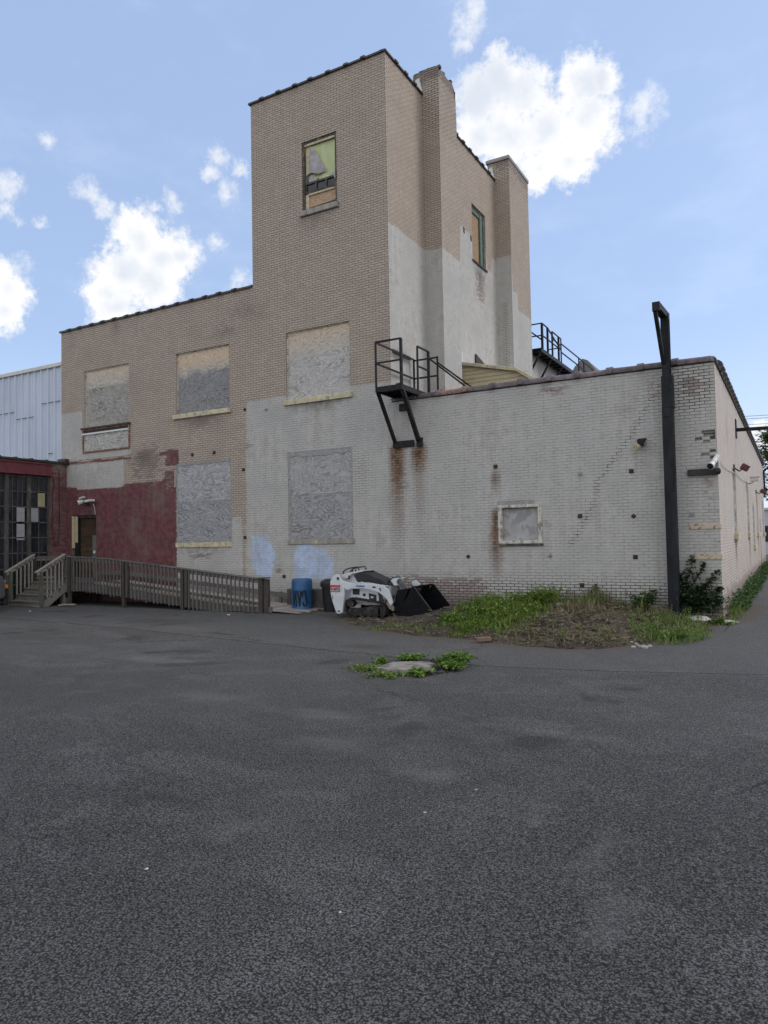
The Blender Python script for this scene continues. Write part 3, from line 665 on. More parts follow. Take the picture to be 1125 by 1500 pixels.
# annex flank with narrow boarded windows
SW = [(4.35, 5.60, 1.60, 3.38), (11.2, 12.5, 1.60, 3.36), (15.2, 16.6, 1.1, 2.75), (18.7, 20.4, 1.60, 3.36), (22.0, 22.9, -.3, 2.3), (26., 27.6, 1.6, 3.3)]
wall('wall', BB, lambda u, v, d: (-d, u, v), [0, 29.], [-.9, ZC], lambda u, v: True, SW, .10, annex_attr, 'brick_side')
# backs, so that the blocks are closed
b = mb(); b.box(XL + .02, XT - .3, 11.0, 31.9, -.9, 9.3); b.box(XL + .02, XT0, .3, 10.9, -.9, ZW - .5); b.box(XT0 + .02, XT - .3, .3, 10.9, 5, ZT - .35); b.build('core', 'roof_tar', BB)
b = mb(); b.box(XT + .01, -.25, .3, 28.9, -.9, ZC - .35); b.build('roof', 'roof_tar', BB)
wall('wall', BB, lambda u, v, d: (XT0 - .001, u, v), [0, 10.9], [ZW - .6, ZT], lambda u, v: True, [], .1, lambda x, y, z: (-9, -9, -9, 0, 0, 0, .1), step=1.)
wall('wall', BB, lambda u, v, d: (XL - .001, u, v), [0, 24], [4.5, ZW], lambda u, v: True, [], .1, lambda x, y, z: (-9, -9, -9, 0, 0, 0, .1), step=1.)

# chimneys
def chimney(y0, y1, x0, x1, ztop, ragged):
    b = mb(); faces = []
    ch = None
    def at(x, y, z): return side_attr(x, y, z)
    # front
    b_ = MB()
    parts = []
    def sheet(P, u0, u1):
        n = max(2, int((u1 - u0) / .11)); zs = lines(5.0, ztop, .13); us = lines(u0, u1, (u1 - u0) / n)
        base = len(b_.v)
        for z in zs:
            for u in us:
                x, y, _ = P(u, z); zz = z
                if z == zs[-1] and ragged:
                    zz = z + .10 * mnoise.noise(Vector((x * 4, y * 4, 0))) - (.55 * sm(y1 - .28, y1 + .02, y) if ragged else 0)
                if ragged and z > 15 and y > y1 - .05: y -= .05 * (1 + mnoise.noise(Vector((0, z * 6, 1)))) * sm(15., 15.8, z)
                b_.v.append((x, y, zz))
        w = len(us)
        for j in range(len(zs) - 1):
            for i in range(w - 1): b_.f.append((base + j * w + i, base + j * w + i + 1, base + (j + 1) * w + i + 1, base + (j + 1) * w + i)); b_.mi.append(0)
    sheet(lambda u, z: (u, y0, z), x0, x1)
    sheet(lambda u, z: (x1, u, z), y0, y1)
    sheet(lambda u, z: (-u, y1, z), -x1, -x0)
    sheet(lambda u, z: (x0, y0 + y1 - u, z), y0, y1)
    ob = b_.build('chimney', 'brick', BB)
    vals = [at(x, y if abs(y - y0) > .002 else y0, z) for x, y, z in b_.v]
    for k, nme in enumerate(('white', 'red', 'blue', 'wear', 'rust', 'joint', 'soot')):
        a = ob.data.attributes.new(nme, 'FLOAT', 'POINT'); a.data.foreach_set('value', [float(v[k]) for v in vals])
    return ob
c1 = chimney(2.34, 3.67, -8.48, -7.61, 16.12, True)
b = mb()
for _ in range(46):
    x = random.uniform(-8.44, -7.68); y = random.uniform(2.4, 3.5); z = 16.10 - .5 * sm(3.39, 3.69, y) + .1 * sm(2.6, 3.1, y)
    b.bar((x - .1, y, z), (x + .1, y + random.uniform(-.05, .05), z + random.uniform(-.03, .03)), .11, .09)
for x in lines(-8.46, -7.72, .18):
    b.bar((x, 2.40, 16.1 + random.uniform(-.01, .05)), (x + .17, 2.40, 16.1 + random.uniform(-.01, .05)), .11, .1)
b.box(-8.44, -7.66, 2.38, 3.45, 15.6, 16.08)
b.build('rubble_cap', 'rotten_wood', c1, bevel=.01)
c2 = chimney(8.63, 10.9, -8.46, -7.59, 16.10, False)
mb().box(-8.52, -7.56, 8.57, 10.96, 16.10, 16.24).build('cap', 'mortar', c2, bevel=.02)
for (x0, x1, yc, z0, z1) in ((-8.42, -8.2, 2.33, 15.45, 15.95), (-8.40, -8.22, 8.62, 15.45, 15.95)):
    b = mb(); b.prism([(x0, z1 - .05), (x1 - .05, z1), (x1 + .05, z0 + .05), (x1 - .1, z0), (x0 + .03, z0 + .1)], yc - .03, yc - .005); b.build('flashing', 'white_enamel', c1 if yc < 5 else c2)

# tile copings
def coping(pts, m, width, hgt, spacing, side, collar=1.18, odd=None, sag=.006):
    a = Vector(pts[0]); e = Vector(pts[1]); L = (e - a).length; d = (e - a).normalized(); s = Vector(side)   # s points outwards
    b = mb(); t = 0.; i = 0
    def arc(p, k, lift=0.):
        out = []
        for q in range(9):
            an = math.pi * q / 8
            out.append(p + s * (math.cos(an) * width / 2 * k) + Vector((0, 0, max(.0, math.sin(an)) * hgt * k + lift)))
        out.append(p - s * width / 2 * k + Vector((0, 0, -.045 + lift))); out.append(p + s * width / 2 * k + Vector((0, 0, -.045 + lift)))
        return out
    def seg(t0, t1, k0, k1, l0, l1):
        A = arc(a + d * t0, k0, l0); B = arc(a + d * t1, k1, l1); n = len(A)
        b.add(A + B, [(q, (q + 1) % n, (q + 1) % n + n, q + n) for q in range(n)] + [tuple(range(n - 1, -1, -1)), tuple(range(n, 2 * n))])
    while t < L - .05:
        t1 = min(L, t + spacing * random.uniform(.93, 1.07)); l0 = random.uniform(-sag, sag); l1 = random.uniform(-sag, sag)
        b.cur = 1 if odd and i in odd else 0
        seg(t + .012, t1, 1., .98, l0, l1)
        if t1 < L - .1: seg(t1 - .10, t1 + .035, collar, collar * 1.04, l1, l1)
        t = t1; i += 1
    return b.build('coping', [m, 'coping_orange'], BB, smooth=False)
coping(((XL - .08, .12, ZW), (XT0 - .02, .12, ZW)), 'coping_dark', .35, .058, .62, (0, -1, 0), 1.25)
coping(((XT0 - .08, .12, ZT), (XT + .0, .12, ZT)), 'coping_dark', .35, .058, .61, (0, -1, 0), 1.25)
coping(((XT - .12, -.02, ZT), (XT - .12, 2.36, ZT)), 'coping_dark', .35, .058, .61, (1, 0, 0), 1.2)
coping(((XT - .12, 3.70, ZT - .02), (XT - .12, 8.62, ZT - .02)), 'coping_dark', .35, .058, .61, (1, 0, 0), 1.2)
coping(((-8.13, .13, ZC + .03), (.0, .13, ZC + .03)), 'coping_clay', .36, .105, .72, (0, -1, 0), 1.34, odd=(2,), sag=.012)
coping(((-.13, .02, ZC + .03), (-.13, 29., ZC + .03)), 'coping_dark', .36, .095, .62, (1, 0, 0), 1.45, sag=.016)
coping(((XT - .12, 10.95, 9.68), (XT - .12, 32, 9.68)), 'coping_dark', .35, .058, .62, (1, 0, 0), 1.2)
# thin dark strip along the wall under the annex coping
b = mb(); b.box(-8.17, -.0, -.018, .0, ZC - .035, ZC - .012); b.box(.0, .018, .0, 29., ZC - .035, ZC - .012); b.build('coping_strip', 'dark_iron', BB)

# ---- windows
def sill(parent, x0, x1, z0, z1, m='sill', out=.07, rough=.012):
    b = mb(); n = max(3, int((x1 - x0) / .25)); us = lines(x0, x1, (x1 - x0) / n)
    for a, c in zip(us, us[1:]):
        b.box(a, c, -out, .10, z0, z1)
    o = b.build('sill', m, parent, bevel=rough, seg=2)
    return o
def board(parent, r, mats, dy=.075, cuts=(), inset=(.0, .0, .0, .0)):
    """plywood sheets filling an opening; cuts = heights where one sheet meets the next"""
    x0, x1, z0, z1 = r[0] + inset[0], r[1] - inset[1], r[2] + inset[2], r[3] - inset[3]
    zs = [z0] + list(cuts) + [z1]
    for i, (a, c) in enumerate(zip(zs, zs[1:])):
        b = mb(); t = .004 * random.uniform(-1, 1)
        b.box(x0 + .004, x1 - .004, dy + t, dy + .02 + t, a + .003, c - .003)
        ob = b.build('board', mats[min(i, len(mats) - 1)], parent)
def frame(r, t, m, y0, y1, tb=None):
    b = mb(); x0, x1, z0, z1 = r; tb = t if tb is None else tb
    b.box(x0, x0 + t, y0, y1, z0, z1); b.box(x1 - t, x1, y0, y1, z0, z1)
    b.box(x0 + t, x1 - t, y0, y1, z1 - tb, z1); b.box(x0 + t, x1 - t, y0, y1, z0, z0 + tb)
    return b.build('window', m, BB, bevel=.006)
w = frame(W_T2, .03, 'frame_grey', .05, .13); board(w, W_T2, [plywood('ply_tower_upper', 7.2, .5, grey=(.44, .425, .405), dark=(.22, .205, .19))], inset=(.03, .03, .02, .03)); sill(w, -11.87, -9.44, 5.70, 5.86)
w = frame(W_L2, .03, 'frame_grey', .05, .13); board(w, W_L2, [plywood('ply_wing_upper', 7.2, .28, grey=(.25, .245, .245), dark=(.10, .098, .10))], inset=(.03, .03, .02, .03)); sill(w, -16.50, -13.98, 5.73, 5.88)
w = frame(W_FL, .035, 'frame_grey', .04, .13); board(w, W_FL, [plywood('ply_left_lower', 9.5, .3, grey=(.33, .32, .29), dark=(.15, .14, .125), contrast=1.15), plywood('ply_left_upper', 7.35, .5, grey=(.40, .38, .34), dark=(.2, .18, .15))], dy=.06, cuts=(7.28,), inset=(.035, .035, .02, .03))
w = frame(W_FB, .05, 'frame_rust', -.05, .04); board(w, W_FB, [plywood('ply_left_panel', 9, .3, grey=(.42, .41, .38), dark=(.16, .15, .12), contrast=1.2)], dy=-.01, inset=(.05, .05, .05, .05))
b = mb(); b.box(-21.02, -18.62, -.02, .03, 5.66, 5.745); b.build('rail', 'dark_iron', w)
b = mb(); b.box(-21.10, -18.56, -.10, .0, 5.80, 5.86); b.build('sill', 'rotten_wood', w, bevel=.01)
b = mb(); b.box(-21.08, -18.66, -.055, -.05, 5.60, 5.66); b.build('board', 'white_enamel', w)
# lower tall windows: sheet flush with the wall, ragged mortar around it
for r, mats, cut, s in ((W_T1, [plywood('ply_tower_low_b', 99, .3, grey=(.31, .307, .308), dark=(.11, .108, .112)), plywood('ply_tower_low_a', 99, .3, grey=(.355, .347, .34), dark=(.15, .145, .142), contrast=.9)], 2.98, 'sill_grey'),
                        (W_L1, [plywood('ply_wing_low_b', 99, .3, grey=(.31, .31, .315), dark=(.10, .10, .105)), plywood('ply_wing_low_a', 99, .3, grey=(.365, .365, .37), dark=(.125, .125, .13))], 2.95, 'sill')):
    b = mb(); x0, x1, z0, z1 = r
    big = r is W_T1
    tl, tt, tr = (.10, .14, .05) if big else (.07, .06, .03)
    for z in lines(z0, z1, .16)[:-1]:
        b.box(x0, x0 + tl * random.uniform(.7, 1.4), .0 + random.uniform(-.004, .012), .07, z, z + .165)
        b.box(x1 - tr * random.uniform(.6, 1.6), x1, .0 + random.uniform(-.004, .012), .07, z, z + .165)
    for x in lines(x0 + tl, x1 - tr, .2)[:-1]:
        b.box(x, x + .2, .002, .07, z1 - tt * random.uniform(.75, 1.25), z1)
    w = b.build('window', 'mortar', BB, bevel=.008)
    board(w, r, mats, dy=.022, cuts=(cut,), inset=(.03, .02, .0, .03))
    sill(w, x0 - .02, x1 + .03, z0 - .155, z0, s, .035)
# small annex window
r = W_AN; w = frame((r[0] - .04, r[1] + .05, r[2] - .0, r[3] + .03), .10, 'frame_grey', -.03, .10, .075)
board(w, r, ['grey_board'], dy=.085, inset=(.06, .06, .05, .05))
b = mb(); b.box(-5.12, -3.98, -.055, .03, 1.385, 1.436); b.build('sill', 'rotten_wood', w, bevel=.01)
b = mb(); b.box(-5.16, -4.18, -.008, .02, 2.43, 2.53); b.build('lintel', 'mortar', w)
# tower top window: broken sash, green sheet, torn cloth
r = W_TT; x0, x1, z0, z1 = r
w = frame((x0, x1, z0, z1), .075, 'rotten_wood', .03, .14, .06)
b = mb(); b.box(x0 + .075, x1 - .0, .045, .075, z1 - .13, z1 - .06); b.build('head_trim', 'sill', w)
b = mb(); b.box(x0 + .08, x1 - .01, .12, .14, 12.36, z1 - .06); b.build('board', 'green_board', w)
b = mb(); b.box(x0 + .085, x0 + .27, .10, .115, 12.62, z1 - .12); b.build('board', 'cream_paint', w)
b = mb(); b.box(x0 + .20, x1 - .03, .105, .125, z0 + .04, 11.97); b.build('board', plywood('tan_tower_board', 0, .3, tan=(.46, .33, .22)), w)
b = mb(); b.box(x0 + .08, x0 + .2, .07, .12, z0 + .02, 12.02); b.box(x0 + .2, x1 - .02, .06, .11, 11.97, 12.05); b.build('jamb', 'cream_paint', w, bevel=.006)
b = mb()
for z in (12.34, 12.06): b.box(x0 + .09, x1 - .01, .05, .09, z - .03, z + .03)
for x in lines(x0 + .12, x1 - .05, .35): b.box(x - .018, x + .018, .052, .088, 12.09, 12.31)
b.build('sash', 'rotten_wood', w)
b = mb(); b.box(x0 + .12, x1 - .03, .09, .097, 12.08, 12.32); b.build('pane', 'dark_glass', w)
bm_ = mb(); N = 14; pts = {}
for i in range(N + 1):
    for j in range(N + 1):
        t = i / N; s_ = j / N
        wd = .05 + .62 * t ** .9; xx = x0 + .30 - .02 * t + (s_ - .12) * wd; zz = z1 - .2 - t * (.80 + .10 * s_) - .12 * t * (1 - s_) * 0
        pts[i, j] = len(bm_.v); bm_.v.append((xx, .035 + .035 * math.sin(s_ * 7 + t * 2) * t + .02 * mnoise.noise(Vector((xx * 6, zz * 6, 0))), zz + .03 * math.sin(s_ * 9) * t))
for i in range(N):
    for j in range(N): bm_.f.append((pts[i, j], pts[i + 1, j], pts[i + 1, j + 1], pts[i, j + 1])); bm_.mi.append(0)
bm_.build('torn_cloth', 'cloth', w, smooth=True)
bm_ = mb(); bm_.prism([(x0 + .08, 12.62), (x0 + .3, 12.55), (x0 + .55, 12.45), (x0 + .4, 12.36), (x0 + .09, 12.38)], .09, .1); bm_.build('torn_cloth', 'cloth', w)
mb().prism([(x1 - .30, 12.40), (x1 - .02, 12.44), (x1 - .02, 12.16), (x1 - .10, 12.26), (x1 - .14, 12.36)], .03, .04).build('torn_cloth', 'cloth', w)
mb().prism([(x1 - .20, 12.06), (x1 - .02, 12.10), (x1 - .02, 11.60), (x1 - .06, 11.78), (x1 - .05, 11.95)], .035, .055).build('splinter', 'rotten_wood', w)
mb().prism([(x0 + .09, 12.60), (x0 + .22, 12.68), (x0 + .2, 12.4), (x0 + .12, 12.36)], .085, .09).build('splinter', 'rotten_wood', w)
mb().prism([(x0 + .2, 11.60), (x1 - .05, 11.64), (x1 - .03, 11.58), (x0 + .6, 11.56)], .075, .09).build('splinter', 'rotten_wood', w)
sill(w, x0 - .06, x1 + .06, z0 - .17, z0, 'sill_grey', .08, .025)
# tower flank window
r = W_SD; b = mb(); yy0, yy1, z0, z1 = r
b.box(XT - .12, XT - .05, yy0, yy0 + .07, z0, z1); b.box(XT - .12, XT - .05, yy0 + .07, yy1, z1 - .09, z1); b.box(XT - .12, XT - .02, yy1 - .17, yy1, z0, z1 - .09); b.box(XT - .12, XT - .05, yy0 + .07, yy1 - .17, z0, z0 + .06)
w = b.build('window', 'rotten_wood', BB, bevel=.006)
b = mb(); b.box(XT - .10, XT - .04, yy1 - .42, yy1 - .19, z0 + .07, z1 - .1); b.build('sash', 'frame_green', w, bevel=.01)
b = mb(); b.box(XT - .11, XT - .06, yy0 + .07, yy1 - .17, z1 - .24, z1 - .1); b.build('sash', 'frame_green', w, bevel=.01)
b = mb(); b.box(XT - .125, XT - .105, yy0 + .05, yy1 - .2, z0 + .05, z1 - .15); b.build('board', plywood('tan_flank_board', 0, .3, tan=(.33, .235, .15)), w)
b = mb(); b.box(XT - .1, XT + .05, yy0 - .04, yy1 + .06, z0 - .07, z0); b.build('sill', 'rotten_wood', w, bevel=.01)
for y, z in ((5.47, 12.29), (6.11, 12.23)): mb().box(XT - .02, XT + .012, y - .055, y + .055, z - .1, z + .1).build('vent', 'decal_black', BB)
# flank lintel of a bricked-up door onto the fire escape
b = mb(); b.box(XT - .02, XT + .02, .1, 1.2, 6.83, 6.93); b.build('lintel', 'rotten_wood', BB)
# annex flank windows
for i, r in enumerate(SW):
    y0, y1, z0, z1 = r; b = mb()
    b.box(-.09, -.02, y0, y0 + .1, z0, z1); b.box(-.09, -.02, y1 - .1, y1, z0, z1); b.box(-.09, -.02, y0 + .1, y1 - .1, z1 - .1, z1)
    if i == 4:
        w = b.build('door', 'frame_grey', BB, bevel=.006); mb().box(-.085, -.045, y0 + .1, y1 - .1, z0, z1 - .1).build('panel', 'dark_iron', w)
        continue
    w = b.build('window', 'frame_grey', BB, bevel=.006)
    mb().box(-.085, -.045, y0 + .1, y1 - .1, z0, z1 - .1).build('board', 'grey_board', w)
    mb().box(-.095, .11 if i == 0 else .09, y0 - .12, y1 + .12, z0 - .17, z0).build('sill', 'sill', w, bevel=.012)

# main door on the deck
d_ = mb(); x0, x1, z0, z1 = DOOR
d_.box(x0, x0 + .10, .02, .22, z0, z1); d_.box(x1 - .09, x1, .06, .22, z0, z1); d_.box(x0 + .1, x1 - .09, .08, .22, z1 - .09, z1)
dr = d_.build('door', 'rotten_wood', BB, bevel=.006)
b = mb(); b.box(x0 + .30, x1 - .09, .15, .20, z0, z1 - .09); b.build('door_panel', mat('rusty_door', (.055, .036, .022), .6, 0, .35, 3, .2, 30, spots=(.13, .085, .04), spotthr=(.56, .72), spotscale=2.2, stretch=(.4, 1, 2.6)), dr)
b = mb(); b.box(x1 - .36, x1 - .10, .12, .15, z0 + .0, 1.95); b.build('kick_plate', mat('plate_grey_green', (.155, .16, .145), .6, 0, .15, 4, .1, 30), dr)
b = mb(); b.box(x0 + .10, x0 + .30, .06, .12, z0, z1 - .02); b.build('jamb', 'decal_black', dr)
b = mb(); b.box(x0 + .005, x0 + .12, .0, .05, 1.5, z1 - .02); b.box(x0 + .15, x0 + .27, .03, .06, 1.7, z1 - .03); b.build('torn_panel', 'cream_paint', dr, bevel=.004)
b = mb(); b.lathe(x1 - .24, .11, [(.0, 1.30), (.05, 1.30), (.05, 1.40), (.0, 1.40)], 12); b.build('knob', 'white_enamel', dr)
b = mb(); b.box(x1 - .35, x1 - .22, .125, .15, 2.28, 2.38); b.build('plate', 'red_enamel', dr)

# tie-rod anchor plates
def anchor(x, z, diamond=True, s=.062):
    b = mb(); k = s
    if diamond: b.prism([(x - k, z), (x, z - k), (x + k, z), (x, z + k)], -.02, .0)
    else: b.box(x - k * .85, x + k * .85, -.02, 0, z - k * .8, z + k * .8)
    b.tube([(x, -.05, z), (x, .0, z)], .022, 6)
    return b.build('anchor_plate', 'mortar' if x in (-3.03, -12.59, -.56, -3.82) else 'dark_iron', BB, bevel=.004)
for x, z, dm in [(-3.06, 2.08, 0), (-1.82, 2.04, 1), (-1.84, 3.09, 0), (-3.03, 3.10, 0), (-1.81, 1.09, 0), (-3.06, .42, 0), (-5.99, 1.12, 1), (-3.82, 1.13, 1), (-15.67, 4.5, 0), (-14.72, 4.5, 0), (-13.51, 3.87, 0), (-13.48, 1.75, 0), (-13.43, 5.76, 1), (-12.59, 5.67, 1), (-5.18, 3.42, 0), (-11.98, .55, 0), (-.56, 2.04, 0)]:
    anchor(x, z, dm)
# corner ties
for z, x0 in ((1.76, -.62), (1.09, -.62)):
    b = mb(); b.box(x0, .022, -.022, .0, z - .055, z + .055); b.box(.0, .022, .0, .35, z - .055, z + .055); b.build('corner_strap', 'rust_plate', BB, bevel=.004)
b = mb(); b.box(-.62, .04, -.075, .0, 2.90, 3.04); b.tube([(-.05, -.08, 2.97), (.06, -.08, 2.97)], .05, 8); b.build('corner_beam', 'dark_iron', BB, bevel=.006)
b = mb(); b.box(-11.67, -10.07, -.30, .0, -.6, .20); b.build('plinth', 'concrete_dark', BB, bevel=.015)

# shed on the annex roof
b = mb(); b.prism([(-8.17, 6.0), (-8.17, 7.44), (-6.18, 6.96), (-5.75, 6.62), (-5.75, 6.0)], 4.8, 9.)
sh = b.build('roof_shed', 'cream_paint', BB)
b = mb(); b.bar((-8.18, 6.9, 7.50), (-6.15, 6.9, 7.02), 4.4, .05); b.bar((-6.17, 6.9, 7.02), (-5.60, 6.9, 6.62), 4.4, .05); b.build('roof', 'trim_white', sh)
b = mb(); b.bar((-8.18, 4.68, 7.46), (-6.15, 4.68, 6.98), .03, .09); b.bar((-6.15, 4.68, 6.98), (-5.6, 4.68, 6.58), .03, .09); b.build('fascia', 'sill', sh)
b = mb()
for z in lines(5.7, 7.3, .13): b.box(-8.16, -8.14 + min(2.3, (7.42 - z) / .236 + .1 if z > 6.95 else 2.3), 4.785, 4.80, z, z + .012)
b.build('clapboard', 'sill_grey', sh)
b = mb(); b.prism_y([(4.85, 7.5), (4.85, 7.78), (4.95, 7.9), (5.02, 7.5)], XT + .01, XT + .05); b.build('flashing', 'metal_clad', sh)
b = mb(); b.prism_y([(6.2, 7.5), (6.2, 8.1), (8.4, 7.55)], XT + .01, XT + .06); b.build('flashing', 'dark_iron', sh)
# grey board monitor on the rear roof
mz = mb(); mz.prism([(-10.2, 9.3), (-9.9, 10.9), (-9.5, 11.6), (-9.04, 12.02), (-8.75, 11.9), (-8.45, 11.5), (-8.3, 11.3), (-8.3, 9.3)], 25, 30)
mo = mz.build('roof_monitor', woodmat('monitor_boards', (.23, .215, .2), 'z', .1), BB)
b = mb()
for x in lines(-9.9, -8.4, .22): b.box(x, x + .02, 24.97, 25.0, 9.4, 10.8 + .5 * (1 - abs(x + 9.0)))
b.build('batten', 'rotten_wood', mo)

# ------------------------------------------------------------------ fire escapes
def bars(lst, t=.045):
    b = mb()
    for a, c in lst: b.bar(a, c, t)
    return b
fe = thing('fire_escape', 'black iron fire escape platform bracketed off the tower corner above the rust streaks', 'fire escape', (-7.71, 0, 5.62), 'iron fire escapes')
X0, X1, Y0, Y1, ZD, ZR = -8.11, -7.31, -1.02, 1.25, 5.64, 6.84
b = mb(); b.box(X0, X1, Y0, Y1, ZD - .03, ZD)
for y in (Y0, Y1 - .05): b.box(X0, X1, y, y + .05, ZD - .14, ZD - .032)
for x in (X0, X1 - .05): b.box(x, x + .05, Y0 + .05, Y1 - .05, ZD - .14, ZD - .032)
for y in lines(Y0 + .3, Y1 - .3, .32): b.box(X0 + .05, X1 - .05, y, y + .03, ZD - .10, ZD - .032)
b.build('platform', 'black_iron', fe)
for x, y, z in [(X0 + .02, Y0 + .02, ZR), (X1 - .02, Y0 + .02, ZR), (X0 + .02, Y1 - .02, ZR), (X1 - .02, -.05, ZR), (X1 - .02, .63, ZR), (X1 - .02, Y1 - .02, ZR)]:
    wd = .065 if (y < -.9 and x > -7.6) or abs(y - .63) < .01 else .045
    mb().bar((x, y, ZD), (x, y, z), wd).build('post', 'black_iron', fe)
xa, xb, ya, yb = X0 + .02, X1 - .02, Y0 + .02, Y1 - .02
bars([((xa, ya, ZR), (xb, ya, ZR)), ((xa, ya, 6.28), (xb, ya, 6.28)), ((xa, ya, ZR), (xa, yb, ZR)), ((xa, ya, 6.28), (xa, yb, 6.28)),
      ((xa, yb, ZR - .03), (xb, yb, ZR - .03)), ((xa, yb, 6.28), (xb, yb, 6.28)), ((xb, -.05, ZR), (xb, .63, ZR)), ((xb, -.05, 6.3), (xb, .63, 6.3))], .042).build('railing', 'black_iron', fe)
bars([((xb, .66, 6.66), (-6.15, .66, 5.66)), ((xb, yb, 6.66), (-6.1, yb, 5.66))], .045).build('stair_rail', 'black_iron', fe)
b = mb(); b.bar((xb, .66, 5.6), (-6.3, .66, 5.12), .04, .16); b.bar((xb, yb, 5.6), (-6.3, yb, 5.12), .04, .16)
for k in range(4): b.box(-7.2 + k * .24, -6.96 + k * .24, .68, yb - .02, 5.5 - k * .12, 5.52 - k * .12)
b.build('stair', 'black_iron', fe)
for x, z0 in ((X0 + .03, 4.28), (X1 - .03, 4.22)):
    mb().bar((x, Y0 + .08, ZD - .12), (x, -.03, z0), .07 if x < -8 else .10, .10).build('brace', 'black_iron', fe)
mb().box(-8.14, -7.5, -.06, -.0, 4.12, 4.30).build('wall_plate', 'black_iron', fe, bevel=.005)
mb().box(-7.40, -7.24, -.08, -.0, 4.10, 4.34).build('wall_plate', 'black_iron', fe, bevel=.005)
mb().box(-7.93, -7.66, -.05, -.0, 5.12, 5.32).build('wall_plate', 'black_iron', fe, bevel=.005)
b = mb(); b.tube([(-7.75, -.6, ZD), (-7.72, -.55, ZD + .12), (-7.62, -.5, ZD + .14), (-7.58, -.5, ZD + .02)], .03, 6); b.build('rope_coil', 'decal_black', fe)

fr = thing('fire_escape', 'black iron walkway and railing high on the rear wall behind the second chimney', 'fire escape', (-7.9, 13, 9.6), 'iron fire escapes')
X0, X1, ZD, ZR = -8.17, -7.62, 9.62, 10.72
b = mb(); b.box(X0, X1, 12.3, 21.5, ZD - .05, ZD); b.box(X1 - .05, X1, 12.3, 21.5, ZD - .16, ZD - .052)
for y in lines(12.4, 21.3, .6): b.box(X0, X1 - .06, y, y + .04, ZD - .12, ZD - .052)
b.build('platform', 'black_iron', fr)
xb = X1 - .02
for y, wd in ((12.5, .09), (13.3, .08), (14.0, .07), (15.0, .08), (15.4, .05), (18.6, .06), (19.6, .06), (21.4, .05)):
    mb().bar((xb, y, ZD), (xb, y, ZR if y < 15.5 else ZR - .2), wd).build('post', 'black_iron', fr)
for y in (12.5,): mb().bar((X0 + .02, y, ZD), (X0 + .02, y, ZR), .04).build('post', 'black_iron', fr)
bars([((xb, 12.5, ZR), (xb, 13.3, ZR)), ((xb, 12.5, 10.2), (xb, 15.4, 10.2)), ((X0, 12.5, 10.45), (X0 + .3, 13.2, 10.2)), ((xb, 14., ZR), (xb, 15.4, ZR)), ((xb, 14., 10.4), (xb, 15.4, 10.4)), ((X0, 12.5, ZR), (xb, 12.5, ZR)), ((X0, 12.5, 10.2), (xb, 12.5, 10.2)),
      ((xb, 15.4, 10.5), (xb, 21.4, 10.5)), ((xb, 15.4, 10.1), (xb, 21.4, 10.1)), ((X0, 15., 10.2), (xb, 15., 10.2)), ((xb, 13.3, ZR), (xb, 15.4, 10.2))], .045).build('railing', 'black_iron', fr)
for y in (12.4, 13.9, 15.6, 17.6): mb().bar((X1 - .05, y, ZD - .12), (XT + .03, y, 8.65), .07).build('brace', 'black_iron', fr)

# ------------------------------------------------------------------ steel post in front of the annex
sp = thing('steel_post', 'tall black steel post with a bracket arm on top standing against the annex front', 'post', (-.95, -.3, GZ))
b = mb(); b.box(-1.07, -.84, -.42, -.16, -.5, 4.42); b.build('casing', 'pole_black', sp, bevel=.015)
b = mb(); b.box(-1.065, -.825, -.415, -.15, 4.42, 5.15); b.box(-1.03, -.89, -.432, -.418, 4.22, 4.40); b.build('casing', 'pole_black', sp, bevel=.012)
b = mb(); b.box(-1.04, -.87, -.40, -.375, 5.0, 6.52); b.box(-1.04, -.87, -.20, -.175, 5.0, 6.60); b.box(-.965, -.945, -.375, -.20, 5.0, 6.56); b.build('beam', 'pole_black', sp)
b = mb(); b.bar((-.95, -.19, 6.52), (-1.03, -.98, 6.58), .16, .15); b.box(-1.11, -.95, -1.03, -.97, 6.46, 6.66); b.build('arm', 'pole_black', sp, bevel=.006)
mb().bar((-1.06, -.96, 6.50), (-1.00, -.38, 5.42), .08, .07).build('strut', 'pole_black', sp)

# ------------------------------------------------------------------ lamps, camera, brackets
l = thing('wall_lamp', 'small dark lamp with a yellow lens on the annex wall beside the black post', 'lamp', (-1.6, 0, 3.7))
b = mb(); b.box(-1.66, -1.54, -.05, 0, 3.66, 3.76); b.tube([(-1.6, -.03, 3.7), (-1.6, -.14, 3.74)], .02, 6); b.build('bracket', 'dark_iron', l)
b = mb(); b.tube([(-1.52, -.1, 3.78), (-1.60, -.2, 3.73)], [.05, .085], 10); b.bar((-1.66, -.14, 3.775), (-1.46, -.14, 3.80), .14, .03); b.build('shade', 'dark_iron', l)
b = mb(); b.tube([(-1.62, -.1, 3.66), (-1.70, -.2, 3.61)], [.05, .075], 10); b.build('lens', 'cream_paint', l)
l = thing('flood_lamp', 'white bell-shaped flood lamp on the dark beam at the annex corner', 'lamp', (-.02, -.06, 3.05))
b = mb(); b.tube([(.0, .0, 3.32), (-.04, -.06, 3.24), (-.07, -.14, 3.16)], [.05, .055, .06], 10); b.tube([(-.07, -.14, 3.16), (-.13, -.28, 3.07)], [.045, .085], 14); b.build('lamp_head', 'white_enamel', l, smooth=False)
b = mb(); b.lathe(0, 0, [(.001, 0)] , 3) if False else b.tube([(-.128, -.275, 3.073), (-.135, -.29, 3.065)], .068, 12); b.build('lens', 'decal_black', l)
b = mb(); b.tube([(.02, -.02, 3.04), (.02, -.03, 3.2), (-.02, -.05, 3.26)], .022, 6); b.build('bracket', 'white_enamel', l)
